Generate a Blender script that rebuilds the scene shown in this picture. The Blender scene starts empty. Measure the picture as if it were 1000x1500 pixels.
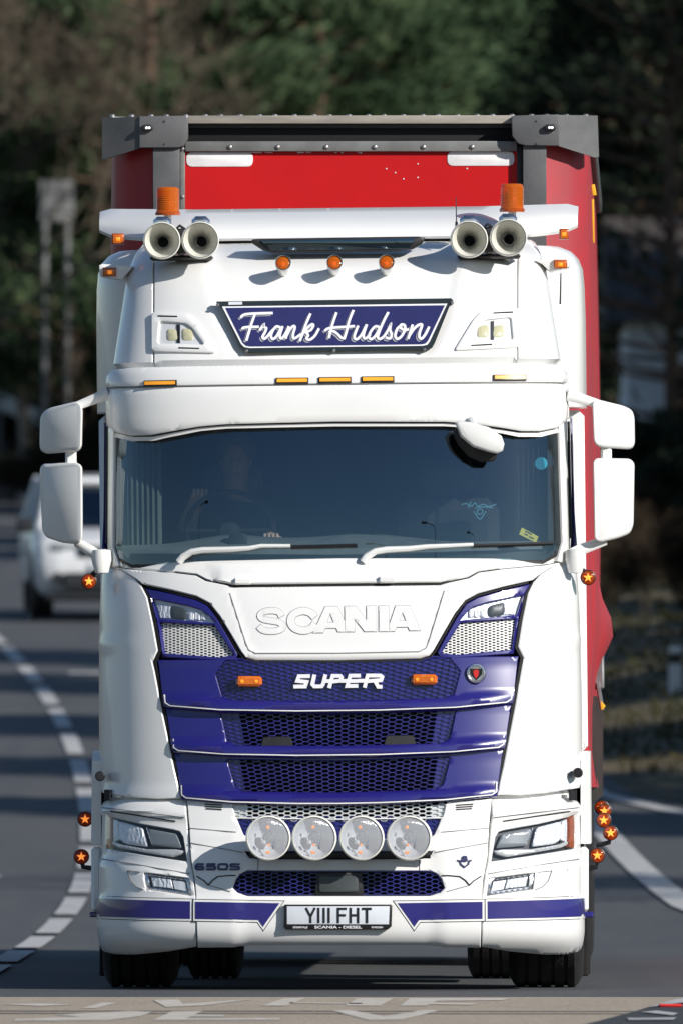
import bpy, math, random
import numpy as np
from mathutils import Vector, Matrix
from mathutils.geometry import delaunay_2d_cdt

# ------------------------------------------------------------------ camera, sky, sun, exposure
SC = bpy.context.scene
COL = SC.collection
R = math.radians
DIST = 90.0            # camera to truck front
FPX = 26145.0          # focal length in 1/1500 picture heights
CAMH = 1.15
PITCH = math.atan((1117 - 750) / FPX)

cam_d = bpy.data.cameras.new('camera')
cam = bpy.data.objects.new('camera', cam_d)
COL.objects.link(cam)
SC.camera = cam
cam.location = (0, 0, CAMH)
cam.rotation_euler = (R(90) + PITCH, 0, 0)
cam_d.sensor_fit = 'VERTICAL'
cam_d.sensor_height = 36.0
cam_d.sensor_width = 24.0
cam_d.lens = FPX / 1500 * 36.0
cam_d.clip_start = 1.0
cam_d.clip_end = 4000
cam_d.dof.use_dof = True
cam_d.dof.focus_distance = DIST + 0.3
cam_d.dof.aperture_fstop = 7.6

SUN_AZ = R(48)         # to the right of the line from truck to camera
SUN_EL = R(26)
sun_dir = Vector((math.sin(SUN_AZ) * math.cos(SUN_EL), -math.cos(SUN_AZ) * math.cos(SUN_EL), math.sin(SUN_EL)))
world = bpy.data.worlds.new('World')
SC.world = world
world.use_nodes = True
wn = world.node_tree
sky = wn.nodes.new('ShaderNodeTexSky')
sky.sky_type = 'NISHITA'
sky.sun_disc = False
sky.sun_elevation = SUN_EL
sky.sun_rotation = math.atan2(sun_dir.x, sun_dir.y)
sky.air_density = 1.0
sky.dust_density = 0.15
sky.ozone_density = 3.0
bgn = wn.nodes['Background']
wn.links.new(sky.outputs[0], bgn.inputs[0])
bgn.inputs[1].default_value = 0.082
sl = bpy.data.lights.new('sun', 'SUN')
sl.energy = 4.9
sl.angle = R(0.53)
sl.color = (1.0, 0.955, 0.89)
so = bpy.data.objects.new('sun', sl)
COL.objects.link(so)
so.rotation_euler = sun_dir.to_track_quat('Z', 'Y').to_euler()
so.location = (30, -20, 40)
SC.view_settings.view_transform = 'Standard'
SC.view_settings.look = 'None'
SC.view_settings.exposure = 0.15
SC.view_settings.gamma = 1.0
SC.render.engine = 'CYCLES'
SC.cycles.max_bounces = 8
SC.cycles.transparent_max_bounces = 16
SC.cycles.caustics_reflective = False
SC.cycles.caustics_refractive = False

# ------------------------------------------------------------------ materials
MATS = {}
def new_mat(name):
    m = bpy.data.materials.new(name)
    m.use_nodes = True
    MATS[name] = m
    return m, m.node_tree, m.node_tree.nodes['Principled BSDF']

def noise_mix(nt, c1, c2, scale, detail=4, lo=0.35, hi=0.65, coord='Object', rough=0.6, stretch=None):
    tc = nt.nodes.new('ShaderNodeTexCoord')
    src = tc.outputs[coord]
    if stretch:
        mp = nt.nodes.new('ShaderNodeMapping')
        mp.inputs['Scale'].default_value = stretch
        nt.links.new(src, mp.inputs[0]); src = mp.outputs[0]
    nz = nt.nodes.new('ShaderNodeTexNoise')
    nz.inputs['Scale'].default_value = scale
    nz.inputs['Detail'].default_value = detail
    nz.inputs['Roughness'].default_value = rough
    nt.links.new(src, nz.inputs['Vector'])
    rp = nt.nodes.new('ShaderNodeValToRGB')
    rp.color_ramp.elements[0].position = lo
    rp.color_ramp.elements[0].color = (*c1, 1)
    rp.color_ramp.elements[1].position = hi
    rp.color_ramp.elements[1].color = (*c2, 1)
    nt.links.new(nz.outputs[0], rp.inputs[0])
    return rp, nz

def mat(name, col, rough=0.5, metal=0.0, col2=None, scale=6.0, coat=0.0, bump=0.0, bscale=200.0, spec=None, emit=None, estr=0.0, lo=.35, hi=.65, stretch=None):
    m, nt, b = new_mat(name)
    b.inputs['Base Color'].default_value = (*col, 1)
    b.inputs['Roughness'].default_value = rough
    b.inputs['Metallic'].default_value = metal
    b.inputs['Coat Weight'].default_value = coat
    b.inputs['Coat Roughness'].default_value = 0.04
    if spec is not None:
        b.inputs['Specular IOR Level'].default_value = spec
    rp, nz = noise_mix(nt, col, col2 if col2 else tuple(c * 0.9 for c in col), scale, lo=lo, hi=hi, stretch=stretch)
    nt.links.new(rp.outputs[0], b.inputs['Base Color'])
    if bump > 0:
        n2 = nt.nodes.new('ShaderNodeTexNoise'); n2.inputs['Scale'].default_value = bscale
        tc = nt.nodes.new('ShaderNodeTexCoord'); nt.links.new(tc.outputs['Object'], n2.inputs['Vector'])
        bp = nt.nodes.new('ShaderNodeBump'); bp.inputs['Strength'].default_value = bump; bp.inputs['Distance'].default_value = 0.01
        nt.links.new(n2.outputs[0], bp.inputs['Height']); nt.links.new(bp.outputs[0], b.inputs['Normal'])
    if emit:
        b.inputs['Emission Color'].default_value = (*emit, 1)
        b.inputs['Emission Strength'].default_value = estr
    return m

mat('white_paint', (0.80, 0.797, 0.785), 0.26, col2=(0.765, 0.76, 0.745), scale=1.6, coat=0.35)
mat('white_plastic', (0.76, 0.76, 0.74), 0.4, col2=(0.70, 0.70, 0.685), scale=3, coat=0.1)
mat('blue_paint', (0.015, 0.012, 0.150), 0.3, col2=(0.018, 0.015, 0.168), scale=3, coat=0.6)
mat('blue_mesh', (0.022, 0.019, 0.17), 0.22, coat=0.4)
mat('navy_letter', (0.015, 0.013, 0.085), 0.35, coat=0.5)
mat('sign_blue', (0.013, 0.015, 0.095), 0.45, col2=(0.015, 0.018, 0.105), scale=9)
mat('sign_frame', (0.014, 0.022, 0.026), 0.42)
mat('sign_white', (0.80, 0.80, 0.83), 0.5)
mat('sign_silver', (0.42, 0.43, 0.47), 0.5)
mat('black_plastic', (0.012, 0.012, 0.013), 0.5, col2=(0.018, 0.018, 0.019), scale=20)
mat('dark_gap', (0.006, 0.006, 0.007), 0.8)
mat('grey_plastic', (0.055, 0.065, 0.068), 0.4)
mat('rubber', (0.006, 0.006, 0.006), 0.9, col2=(0.011, 0.010, 0.010), scale=14, bump=0.3, bscale=60)
mat('chrome', (0.75, 0.76, 0.78), 0.25, metal=1.0)
mat('chrome_mesh', (0.72, 0.72, 0.70), 0.3, metal=0.35)
mat('steel', (0.35, 0.35, 0.36), 0.42, metal=0.8, col2=(0.22, 0.21, 0.20), scale=8)
mat('chassis', (0.025, 0.024, 0.024), 0.7, col2=(0.045, 0.04, 0.036), scale=6)
mat('lens_cream', (0.72, 0.68, 0.42), 0.2, coat=.5)
mat('horn_cream', (0.80, 0.79, 0.72), 0.28, coat=0.4)
mat('letter_shadow', (0.20, 0.20, 0.20), 0.5)
mat('plate_white', (0.66, 0.69, 0.74), 0.45)
mat('plate_black', (0.01, 0.01, 0.012), 0.4)
mat('trailer_red', (0.50, 0.005, 0.007), 0.5, col2=(0.46, 0.005, 0.007), scale=3, spec=.25, coat=0.0, lo=.4, hi=.7)
mat('curtain_red', (0.36, 0.014, 0.022), 0.42, col2=(0.26, 0.018, 0.027), scale=2.2, bump=0.12, bscale=5, stretch=(1, 1, .35))
mat('curtain_faded', (0.46, 0.020, 0.030), 0.5, col2=(0.30, 0.032, 0.042), scale=3.0, bump=0.15, bscale=4, stretch=(1, 1, .5))
mat('trailer_grey', (0.075, 0.078, 0.082), 0.6, col2=(0.11, 0.11, 0.113), scale=5, bump=.08, bscale=90)
mat('trailer_tan', (0.33, 0.30, 0.255), 0.6, col2=(0.24, 0.22, 0.19), scale=4, stretch=(1, 1, 8))
mat('trailer_rail', (0.18, 0.185, 0.18), 0.5, col2=(0.13, 0.13, 0.125), scale=6)
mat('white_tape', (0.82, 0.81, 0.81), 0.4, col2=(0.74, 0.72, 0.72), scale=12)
mat('red_lens', (0.5, 0.02, 0.01), 0.2)
mat('star_glow', (1.0, 0.40, 0.05), 0.3, emit=(1.0, 0.27, 0.04), estr=.9)
mat('amber_glow', (1.0, 0.40, 0.03), 0.3, emit=(1.0, 0.34, 0.03), estr=.12)
mat('bulb_amber', (1.0, 0.30, 0.02), 0.3, emit=(1.0, 0.26, 0.015), estr=.55)
mat('white_glow', (1, 1, 1), 0.3, emit=(1, 1, 1), estr=1.2)
mat('skin_tone', (0.62, 0.40, 0.30), 0.5)
mat('shirt_dark', (0.035, 0.04, 0.06), 0.8, bump=.2, bscale=40)
mat('hair_grey', (0.20, 0.18, 0.16), 0.7, bump=.5, bscale=150)
mat('cab_trim', (0.20, 0.20, 0.195), 0.7, col2=(0.15, 0.15, 0.15), scale=10)
mat('cab_dark', (0.03, 0.03, 0.034), 0.8)
mat('curtain_grey', (0.12, 0.135, 0.12), 0.9, col2=(0.07, 0.08, 0.07), scale=8)
mat('sticker_blue', (0.06, 0.26, 0.36), 0.5)
mat('sticker_cyan', (0.05, 0.34, 0.48), 0.4)
mat('sticker_yellow', (0.75, 0.58, 0.03), 0.5)
mat('sticker_ink', (0.05, 0.04, 0.02), 0.6)
mat('yellow_tag', (0.80, 0.48, 0.02), 0.5)
mat('car_white', (0.70, 0.71, 0.72), 0.35, coat=0.5)
mat('car_dark', (0.02, 0.022, 0.026), 0.4)
mat('shield_red', (0.65, 0.03, 0.03), 0.35)
mat('projector_grey', (0.20, 0.225, 0.235), 0.25, coat=0.3)

def amber(name, col, rough=0.18, alpha=0.35):
    m, nt, b = new_mat(name)
    rp, _ = noise_mix(nt, col, tuple(c * .85 for c in col), 40)
    nt.links.new(rp.outputs[0], b.inputs['Base Color'])
    b.inputs['Roughness'].default_value = rough
    b.inputs['Coat Weight'].default_value = 0.6
    b.inputs['Subsurface Weight'].default_value = 0.25
    b.inputs['Subsurface Radius'].default_value = (0.03, 0.01, 0.003)
    b.inputs['Emission Color'].default_value = (*col, 1)
    return m
amber('amber_lens', (0.62, 0.14, 0.006))
amber('amber_dark', (0.40, 0.07, 0.005))

def glass(name, tint, ior, refl_rough=0.0, haze=0.0, hazecol=(.5, .5, .5), wave=None, rcol=(1, 1, 1)):
    m = bpy.data.materials.new(name); m.use_nodes = True; MATS[name] = m
    nt = m.node_tree; nt.nodes.clear()
    out = nt.nodes.new('ShaderNodeOutputMaterial')
    tr = nt.nodes.new('ShaderNodeBsdfTransparent'); tr.inputs[0].default_value = (*tint, 1)
    gl = nt.nodes.new('ShaderNodeBsdfGlossy'); gl.inputs['Roughness'].default_value = refl_rough; gl.inputs['Color'].default_value = (*rcol, 1)
    # Schlick reflectance of a thin pane, the same from either side
    f0 = ((ior - 1) / (ior + 1)) ** 2
    fr = nt.nodes.new('ShaderNodeLayerWeight'); fr.inputs['Blend'].default_value = .5
    pw = nt.nodes.new('ShaderNodeMath'); pw.operation = 'POWER'; pw.inputs[1].default_value = 5.0
    ma = nt.nodes.new('ShaderNodeMath'); ma.operation = 'MULTIPLY_ADD'; ma.inputs[1].default_value = 1 - f0; ma.inputs[2].default_value = f0
    nt.links.new(fr.outputs['Facing'], pw.inputs[0]); nt.links.new(pw.outputs[0], ma.inputs[0])
    mx = nt.nodes.new('ShaderNodeMixShader')
    src = tr.outputs[0]
    if haze > 0:
        df = nt.nodes.new('ShaderNodeBsdfDiffuse'); df.inputs[0].default_value = (*hazecol, 1)
        m2 = nt.nodes.new('ShaderNodeMixShader'); m2.inputs[0].default_value = haze
        nt.links.new(tr.outputs[0], m2.inputs[1]); nt.links.new(df.outputs[0], m2.inputs[2]); src = m2.outputs[0]
    if wave:
        tc = nt.nodes.new('ShaderNodeTexCoord')
        wv = nt.nodes.new('ShaderNodeTexWave'); wv.inputs['Scale'].default_value = wave; wv.inputs['Distortion'].default_value = 2.0
        nt.links.new(tc.outputs['Object'], wv.inputs['Vector'])
        bp = nt.nodes.new('ShaderNodeBump'); bp.inputs['Strength'].default_value = 0.5; bp.inputs['Distance'].default_value = 0.004
        nt.links.new(wv.outputs[1], bp.inputs['Height'])
        nt.links.new(bp.outputs[0], gl.inputs['Normal'])
        nt.links.new(bp.outputs[0], fr.inputs['Normal'])
    nt.links.new(ma.outputs[0], mx.inputs[0]); nt.links.new(src, mx.inputs[1]); nt.links.new(gl.outputs[0], mx.inputs[2])
    nt.links.new(mx.outputs[0], out.inputs[0])
    return m
glass('windscreen_glass', (0.60, 0.69, 0.70), 2.25, rcol=(.62, .80, .94))
glass('side_glass', (0.10, 0.11, 0.11), 1.6)
glass('clear_lens', (0.92, 0.93, 0.95), 1.5, 0.03)
glass('spot_lens', (0.85, 0.87, 0.9), 1.6, 0.06, haze=0.25, hazecol=(.86, .87, .88), wave=26.0)
glass('amber_glass', (1.0, 0.36, 0.02), 1.5, 0.05, haze=0.55, hazecol=(0.68, 0.155, 0.005))
glass('star_glass', (0.9, 0.22, 0.02), 1.5, 0.05, haze=0.3, hazecol=(0.5, 0.10, 0.01))
glass('hatch_glass', (0.03, 0.04, 0.05), 2.4, rcol=(.55, .78, 1.0))

def reflector(name, sc, dist, amt=.35):
    m, nt, b = new_mat(name)
    b.inputs['Metallic'].default_value = 0.2
    b.inputs['Roughness'].default_value = 0.35
    b.inputs['Base Color'].default_value = (0.84, 0.86, 0.89, 1)
    tc = nt.nodes.new('ShaderNodeTexCoord')
    wv = nt.nodes.new('ShaderNodeTexWave'); wv.inputs['Scale'].default_value = sc; wv.inputs['Distortion'].default_value = dist
    wv.inputs['Detail'].default_value = 2; wv.inputs['Detail Scale'].default_value = 2.5
    nt.links.new(tc.outputs['Object'], wv.inputs['Vector'])
    bp = nt.nodes.new('ShaderNodeBump'); bp.inputs['Strength'].default_value = amt; bp.inputs['Distance'].default_value = 0.010
    nt.links.new(wv.outputs[1], bp.inputs['Height']); nt.links.new(bp.outputs[0], b.inputs['Normal'])
    return m
reflector('fluted_reflector', 14.0, 5.0)
reflector('bowl_reflector', 8.0, 1.0, .08)

# ------------------------------------------------------------------ projection of the elevation drawing
def zp(py, d):
    b = (750 - py) / FPX
    k = (DIST + d) / (math.cos(PITCH) - b * math.sin(PITCH))
    return CAMH + k * (math.sin(PITCH) + b * math.cos(PITCH))
def zp_np(py, d):
    b = (750 - py) / FPX
    k = (DIST + d) / (math.cos(PITCH) - b * math.sin(PITCH))
    return CAMH + k * (math.sin(PITCH) + b * math.cos(PITCH))
PXM = FPX / DIST          # drawing units per metre at the truck front
CX = 496.0                # centre line of the elevation
SHIFT = 5.0               # sideways drift of the centre line per metre of depth
ROLL = 0.0105
RZ0 = 0.9
def T(u, py, d):
    return (u * (DIST + d) / FPX, d, zp(py, d))
def TP(px, py, d):
    return T(px - CX - SHIFT * d, py, d)
def roll(p):
    return (p[0] - ROLL * (p[2] - RZ0), p[1], p[2] + ROLL * p[0])
def unroll(p):
    x, y, z = p
    return (x + ROLL * (z - RZ0), y, z - ROLL * x)
def CP(px, py, d):
    """point of the (unrolled) cab that ends up at drawing position px, py"""
    return unroll(TP(px, py, d))

def hermite(xs, ys, x):
    xs = np.asarray(xs, float); ys = np.asarray(ys, float)
    x = np.clip(np.asarray(x, float), xs[0], xs[-1])
    if len(xs) == 1:
        return np.full_like(x, ys[0])
    h = np.diff(xs); dl = np.diff(ys) / h
    m = np.zeros(len(xs)); m[0] = dl[0]; m[-1] = dl[-1]
    for i in range(1, len(xs) - 1):
        m[i] = 0 if dl[i - 1] * dl[i] <= 0 else 2 * dl[i - 1] * dl[i] / (dl[i - 1] + dl[i])
    i = np.clip(np.searchsorted(xs, x) - 1, 0, len(xs) - 2)
    t = (x - xs[i]) / h[i]
    return ((2*t**3 - 3*t**2 + 1) * ys[i] + (t**3 - 2*t**2 + t) * h[i] * m[i]
            + (-2*t**3 + 3*t**2) * ys[i + 1] + (t**3 - t**2) * h[i] * m[i + 1])

class Surf:
    """skin of the vehicle: at every height a super-ellipse plan running into straight sides"""
    def __init__(self, rows, dc=0.5, n=3.0):
        rows = sorted(rows)
        self.py = [r[0] for r in rows]; self.d0 = [r[1] for r in rows]; self.hw = [r[2] for r in rows]
        self.dc = dc
        x = np.linspace(0, 1, 1500)
        th = (x * x * (3 - 2 * x)) * math.pi / 2
        self.F = np.sin(th) ** (2 / n); self.G = 1 - np.cos(th) ** (2 / n)
        href = float(np.mean(self.hw))
        self.S = np.concatenate([[0], np.cumsum(np.hypot(np.diff(self.F) * href, np.diff(self.G) * dc * PXM))])
        self.smax = self.S[-1]
    def D0(self, py): return hermite(self.py, self.d0, py)
    def HW(self, py): return hermite(self.py, self.hw, py)
    def u2s(self, u, py):
        u = np.asarray(u, float); hw = self.HW(py); a = np.abs(u)
        s = np.interp(np.minimum(a / hw, 1.0), self.F, self.S)
        s = np.where(a > hw, self.smax + (a - hw), s)
        return np.sign(u) * s
    def pts(self, s, py):
        s = np.asarray(s, float); py = np.asarray(py, float)
        a = np.abs(s); d0 = self.D0(py); hw = self.HW(py)
        F = np.interp(a, self.S, self.F); G = np.interp(a, self.S, self.G)
        extra = np.maximum(a - self.smax, 0) / PXM
        x = np.sign(s) * hw * F * (DIST + d0) / FPX
        y = d0 + self.dc * G + extra
        z = zp_np(py, d0)
        return np.stack([x, y, z], -1)
    def nrm(self, s, py):
        e = 1.5
        ds = self.pts(s + e, py) - self.pts(s - e, py)
        dp = self.pts(s, np.asarray(py) + e) - self.pts(s, np.asarray(py) - e)
        n = np.cross(dp, ds)
        return n / (np.linalg.norm(n, axis=-1, keepdims=True) + 1e-12)
    def at(self, u, py, off=0.0):
        """3d point for one drawing position"""
        s = self.u2s(u, py)
        p = self.pts(s, py) + self.nrm(s, py) * off
        return tuple(float(v) for v in p)
    def cab(self, px, py, off=0.0):
        """as at(), from a drawing position including drift and roll of the cab"""
        u = px - CX
        for _ in range(4):
            p = self.at(u, py, 0)
            q = roll(p)
            gx = q[0] * FPX / (DIST + q[1]) + CX + SHIFT * q[1]
            u += px - gx
        # height correction for roll
        py2 = py + ROLL * p[0] * PXM
        return self.at(u, py2, off), u, py2

CAB = Surf([(1192, .075, 352), (1170, .07, 352), (1040, .09, 352), (960, .11, 351), (900, .135, 350), (860, .165, 348), (835, .20, 346), (815, .24, 344)], dc=.68, n=2.6)
_ws = [825, 810, 790, 770, 750, 730, 710, 690, 670, 650, 630, 610]
WS = Surf([(p, .24 + .05 * ((825 - p) / PXM) + .0875 * ((825 - p) / PXM) ** 2, 338 - (825 - p) * .012) for p in _ws], dc=.48, n=2.6)
VIS = Surf([(530, .318, 335), (538, .296, 338), (548, .280, 340), (563, .264, 341), (590, .252, 342), (615, .25, 342), (640, .258, 340)], dc=.56, n=3.0)
ROOF = Surf([(548, .325, 332), (520, .355, 328), (450, .47, 317), (410, .575, 311), (390, .655, 307), (374, .76, 301), (360, .92, 294), (348.5, 1.12, 286)], dc=.55, n=3.2)
BUM = Surf([(1160, .07, 352), (1200, .05, 353), (1260, .02, 354), (1320, .0, 354), (1350, .0, 354), (1364, .004, 354), (1374, .022, 353), (1384, .065, 351), (1396, .14, 347), (1402, .19, 344)], dc=.62, n=2.7)

# ------------------------------------------------------------------ mesh helpers
def link(name, verts, faces, material, parent=None, smooth=40, xf=None, loc=None):
    me = bpy.data.meshes.new(name)
    if xf:
        verts = [xf(v) for v in verts]
    me.from_pydata([tuple(map(float, v)) for v in verts], [], faces)
    me.materials.append(MATS[material])
    if smooth:
        me.polygons.foreach_set('use_smooth', [True] * len(me.polygons))
        me.set_sharp_from_angle(angle=R(smooth))
    me.update()
    o = bpy.data.objects.new(name, me)
    COL.objects.link(o)
    if parent: o.parent = parent
    if loc: o.location = loc
    return o

def empty(name, loc=(0, 0, 0), rz=0.0, parent=None):
    o = bpy.data.objects.new(name, None)
    COL.objects.link(o)
    o.location = loc; o.rotation_euler = (0, 0, rz)
    o.empty_display_size = 0.3
    if parent: o.parent = parent
    return o

def tag(o, label, cat, group=None, kind=None):
    if label: o['label'] = label
    if cat: o['category'] = cat
    if group: o['group'] = group
    if kind: o['kind'] = kind
    return o

class MB:
    def __init__(self): self.v = []; self.f = []
    def add(self, v, f):
        n = len(self.v); self.v += [tuple(p) for p in v]; self.f += [tuple(i + n for i in q) for q in f]
    def box(self, lo, hi):
        x0, y0, z0 = lo; x1, y1, z1 = hi
        self.add([(x0,y0,z0),(x1,y0,z0),(x1,y1,z0),(x0,y1,z0),(x0,y0,z1),(x1,y0,z1),(x1,y1,z1),(x0,y1,z1)],
                 [(0,3,2,1),(4,5,6,7),(0,1,5,4),(1,2,6,5),(2,3,7,6),(3,0,4,7)])
    def bbox(self, lo, hi, b=.01):
        """box with bevelled vertical and horizontal edges"""
        c = [(lo[i] + hi[i]) / 2 for i in range(3)]; h = [abs(hi[i] - lo[i]) / 2 for i in range(3)]
        b = min(b, min(h) * .9)
        vs = []; idx = {}
        for ax in range(3):
            for sg in (-1, 1):
                o = [i for i in range(3) if i != ax]
                for a in (-1, 1):
                    for e in (-1, 1):
                        p = [0, 0, 0]; p[ax] = c[ax] + sg * h[ax]; p[o[0]] = c[o[0]] + a * (h[o[0]] - b); p[o[1]] = c[o[1]] + e * (h[o[1]] - b)
                        sgn = [0, 0, 0]; sgn[ax] = sg; sgn[o[0]] = a; sgn[o[1]] = e
                        idx[(ax, tuple(sgn))] = len(vs); vs.append(tuple(p))
        fs = []
        for ax in range(3):
            o = [i for i in range(3) if i != ax]
            for sg in (-1, 1):
                q = []
                for a, e in ((-1, -1), (1, -1), (1, 1), (-1, 1)):
                    sgn = [0, 0, 0]; sgn[ax] = sg; sgn[o[0]] = a; sgn[o[1]] = e
                    q.append(idx[(ax, tuple(sgn))])
                fs.append(tuple(q))
        for a1, a2 in ((0, 1), (0, 2), (1, 2)):
            a3 = 3 - a1 - a2
            for s1 in (-1, 1):
                for s2 in (-1, 1):
                    q = []
                    for s3 in (-1, 1):
                        sgn = [0, 0, 0]; sgn[a1] = s1; sgn[a2] = s2; sgn[a3] = s3
                        q.append((idx[(a1, tuple(sgn))], idx[(a2, tuple(sgn))]))
                    fs.append((q[0][0], q[0][1], q[1][1], q[1][0]))
        for s1 in (-1, 1):
            for s2 in (-1, 1):
                for s3 in (-1, 1):
                    fs.append(tuple(idx[(ax, (s1, s2, s3))] for ax in range(3)))
        self.add(vs, fs)
    def tube(self, pts, rad, seg=8, cap=True, flat=None):
        pts = [Vector(p) for p in pts]; n = len(pts)
        rad = rad if hasattr(rad, '__len__') else [rad] * n
        vs = []; fs = []; ref = None
        for i, p in enumerate(pts):
            t = (pts[min(i + 1, n - 1)] - pts[max(i - 1, 0)]).normalized()
            if ref is None:
                ref = Vector((0, 0, 1)) if abs(t.z) < .9 else Vector((0, 1, 0))
            a = t.cross(ref).normalized(); b = t.cross(a).normalized()
            for k in range(seg):
                an = 2 * math.pi * k / seg
                vs.append(p + a * math.cos(an) * rad[i] + b * math.sin(an) * rad[i] * (flat or 1))
        for i in range(n - 1):
            for k in range(seg):
                k2 = (k + 1) % seg
                fs.append((i*seg + k, i*seg + k2, (i+1)*seg + k2, (i+1)*seg + k))
        if cap:
            fs.append(tuple(range(seg))); fs.append(tuple((n-1)*seg + k for k in reversed(range(seg))))
        self.add(vs, fs)
    def lathe(self, prof, org=(0, 0, 0), axis=(0, -1, 0), seg=28, closed=False):
        """prof: list of (radius, distance along axis)"""
        ax = Vector(axis).normalized()
        a = ax.cross(Vector((0, 0, 1)) if abs(ax.z) < .9 else Vector((1, 0, 0))).normalized(); b = ax.cross(a).normalized()
        o = Vector(org); vs = []; fs = []; n = len(prof)
        for r, h in prof:
            for k in range(seg):
                an = 2 * math.pi * k / seg
                vs.append(o + ax * h + (a * math.cos(an) + b * math.sin(an)) * max(r, 1e-5))
        for i in range(n - 1):
            for k in range(seg):
                k2 = (k + 1) % seg
                fs.append((i*seg + k, i*seg + k2, (i+1)*seg + k2, (i+1)*seg + k))
        if closed:
            fs.append(tuple(range(seg))); fs.append(tuple((n-1)*seg + k for k in reversed(range(seg))))
        self.add(vs, fs)
    def build(self, name, material, parent=None, smooth=40, xf=None, loc=None):
        return link(name, self.v, self.f, material, parent, smooth, xf, loc)

def rpoly(p, r=4.0, k=3):
    """round the corners of a polygon"""
    out = []; n = len(p)
    for i in range(n):
        a = Vector(p[i - 1]).to_2d() if False else Vector((p[i-1][0], p[i-1][1])); b = Vector((p[i][0], p[i][1])); c = Vector((p[(i+1) % n][0], p[(i+1) % n][1]))
        rr = p[i][2] if len(p[i]) > 2 else r
        l1 = (a - b).length; l2 = (c - b).length
        rr = min(rr, l1 * .45, l2 * .45)
        p1 = b + (a - b).normalized() * rr; p2 = b + (c - b).normalized() * rr
        for j in range(k + 1):
            t = j / k
            q = p1 * (1-t)**2 + b * 2*t*(1-t) + p2 * t*t
            out.append((q.x, q.y))
    return out

def sym(half):
    """half outline with u >= 0, from the top centre round to the bottom centre -> whole outline"""
    return list(half) + [(-u, p) for u, p in reversed(half) if u > 1e-6]
def mir(poly, s):
    return [(u * s, p) for u, p in poly] if s > 0 else [(-u, p) for u, p in reversed(poly)]

def resample(poly, step):
    out = []; n = len(poly)
    for i in range(n):
        a = poly[i]; b = poly[(i + 1) % n]
        L = math.hypot(b[0] - a[0], b[1] - a[1]); k = max(1, int(math.ceil(L / step)))
        for j in range(k):
            t = j / k; out.append((a[0] + (b[0] - a[0]) * t, a[1] + (b[1] - a[1]) * t))
    return out

def inside(poly, x, y):
    px = np.array([p[0] for p in poly]); py = np.array([p[1] for p in poly])
    qx = np.roll(px, -1); qy = np.roll(py, -1)
    x = np.asarray(x)[:, None]; y = np.asarray(y)[:, None]
    c = ((py > y) != (qy > y)) & (x < (qx - px) * (y - py) / (qy - py + 1e-12) + px)
    return (c.sum(1) % 2) == 1
def edge_dist(poly, x, y):
    p = np.array(poly); q = np.roll(p, -1, 0); d = q - p
    X = np.stack([np.asarray(x), np.asarray(y)], -1)[:, None, :]
    t = np.clip(((X - p) * d).sum(-1) / ((d * d).sum(-1) + 1e-12), 0, 1)
    return np.linalg.norm(X - (p + t[..., None] * d), axis=-1).min(1)
def area2(poly):
    return sum(poly[i - 1][0] * poly[i][1] - poly[i][0] * poly[i - 1][1] for i in range(len(poly)))

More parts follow.
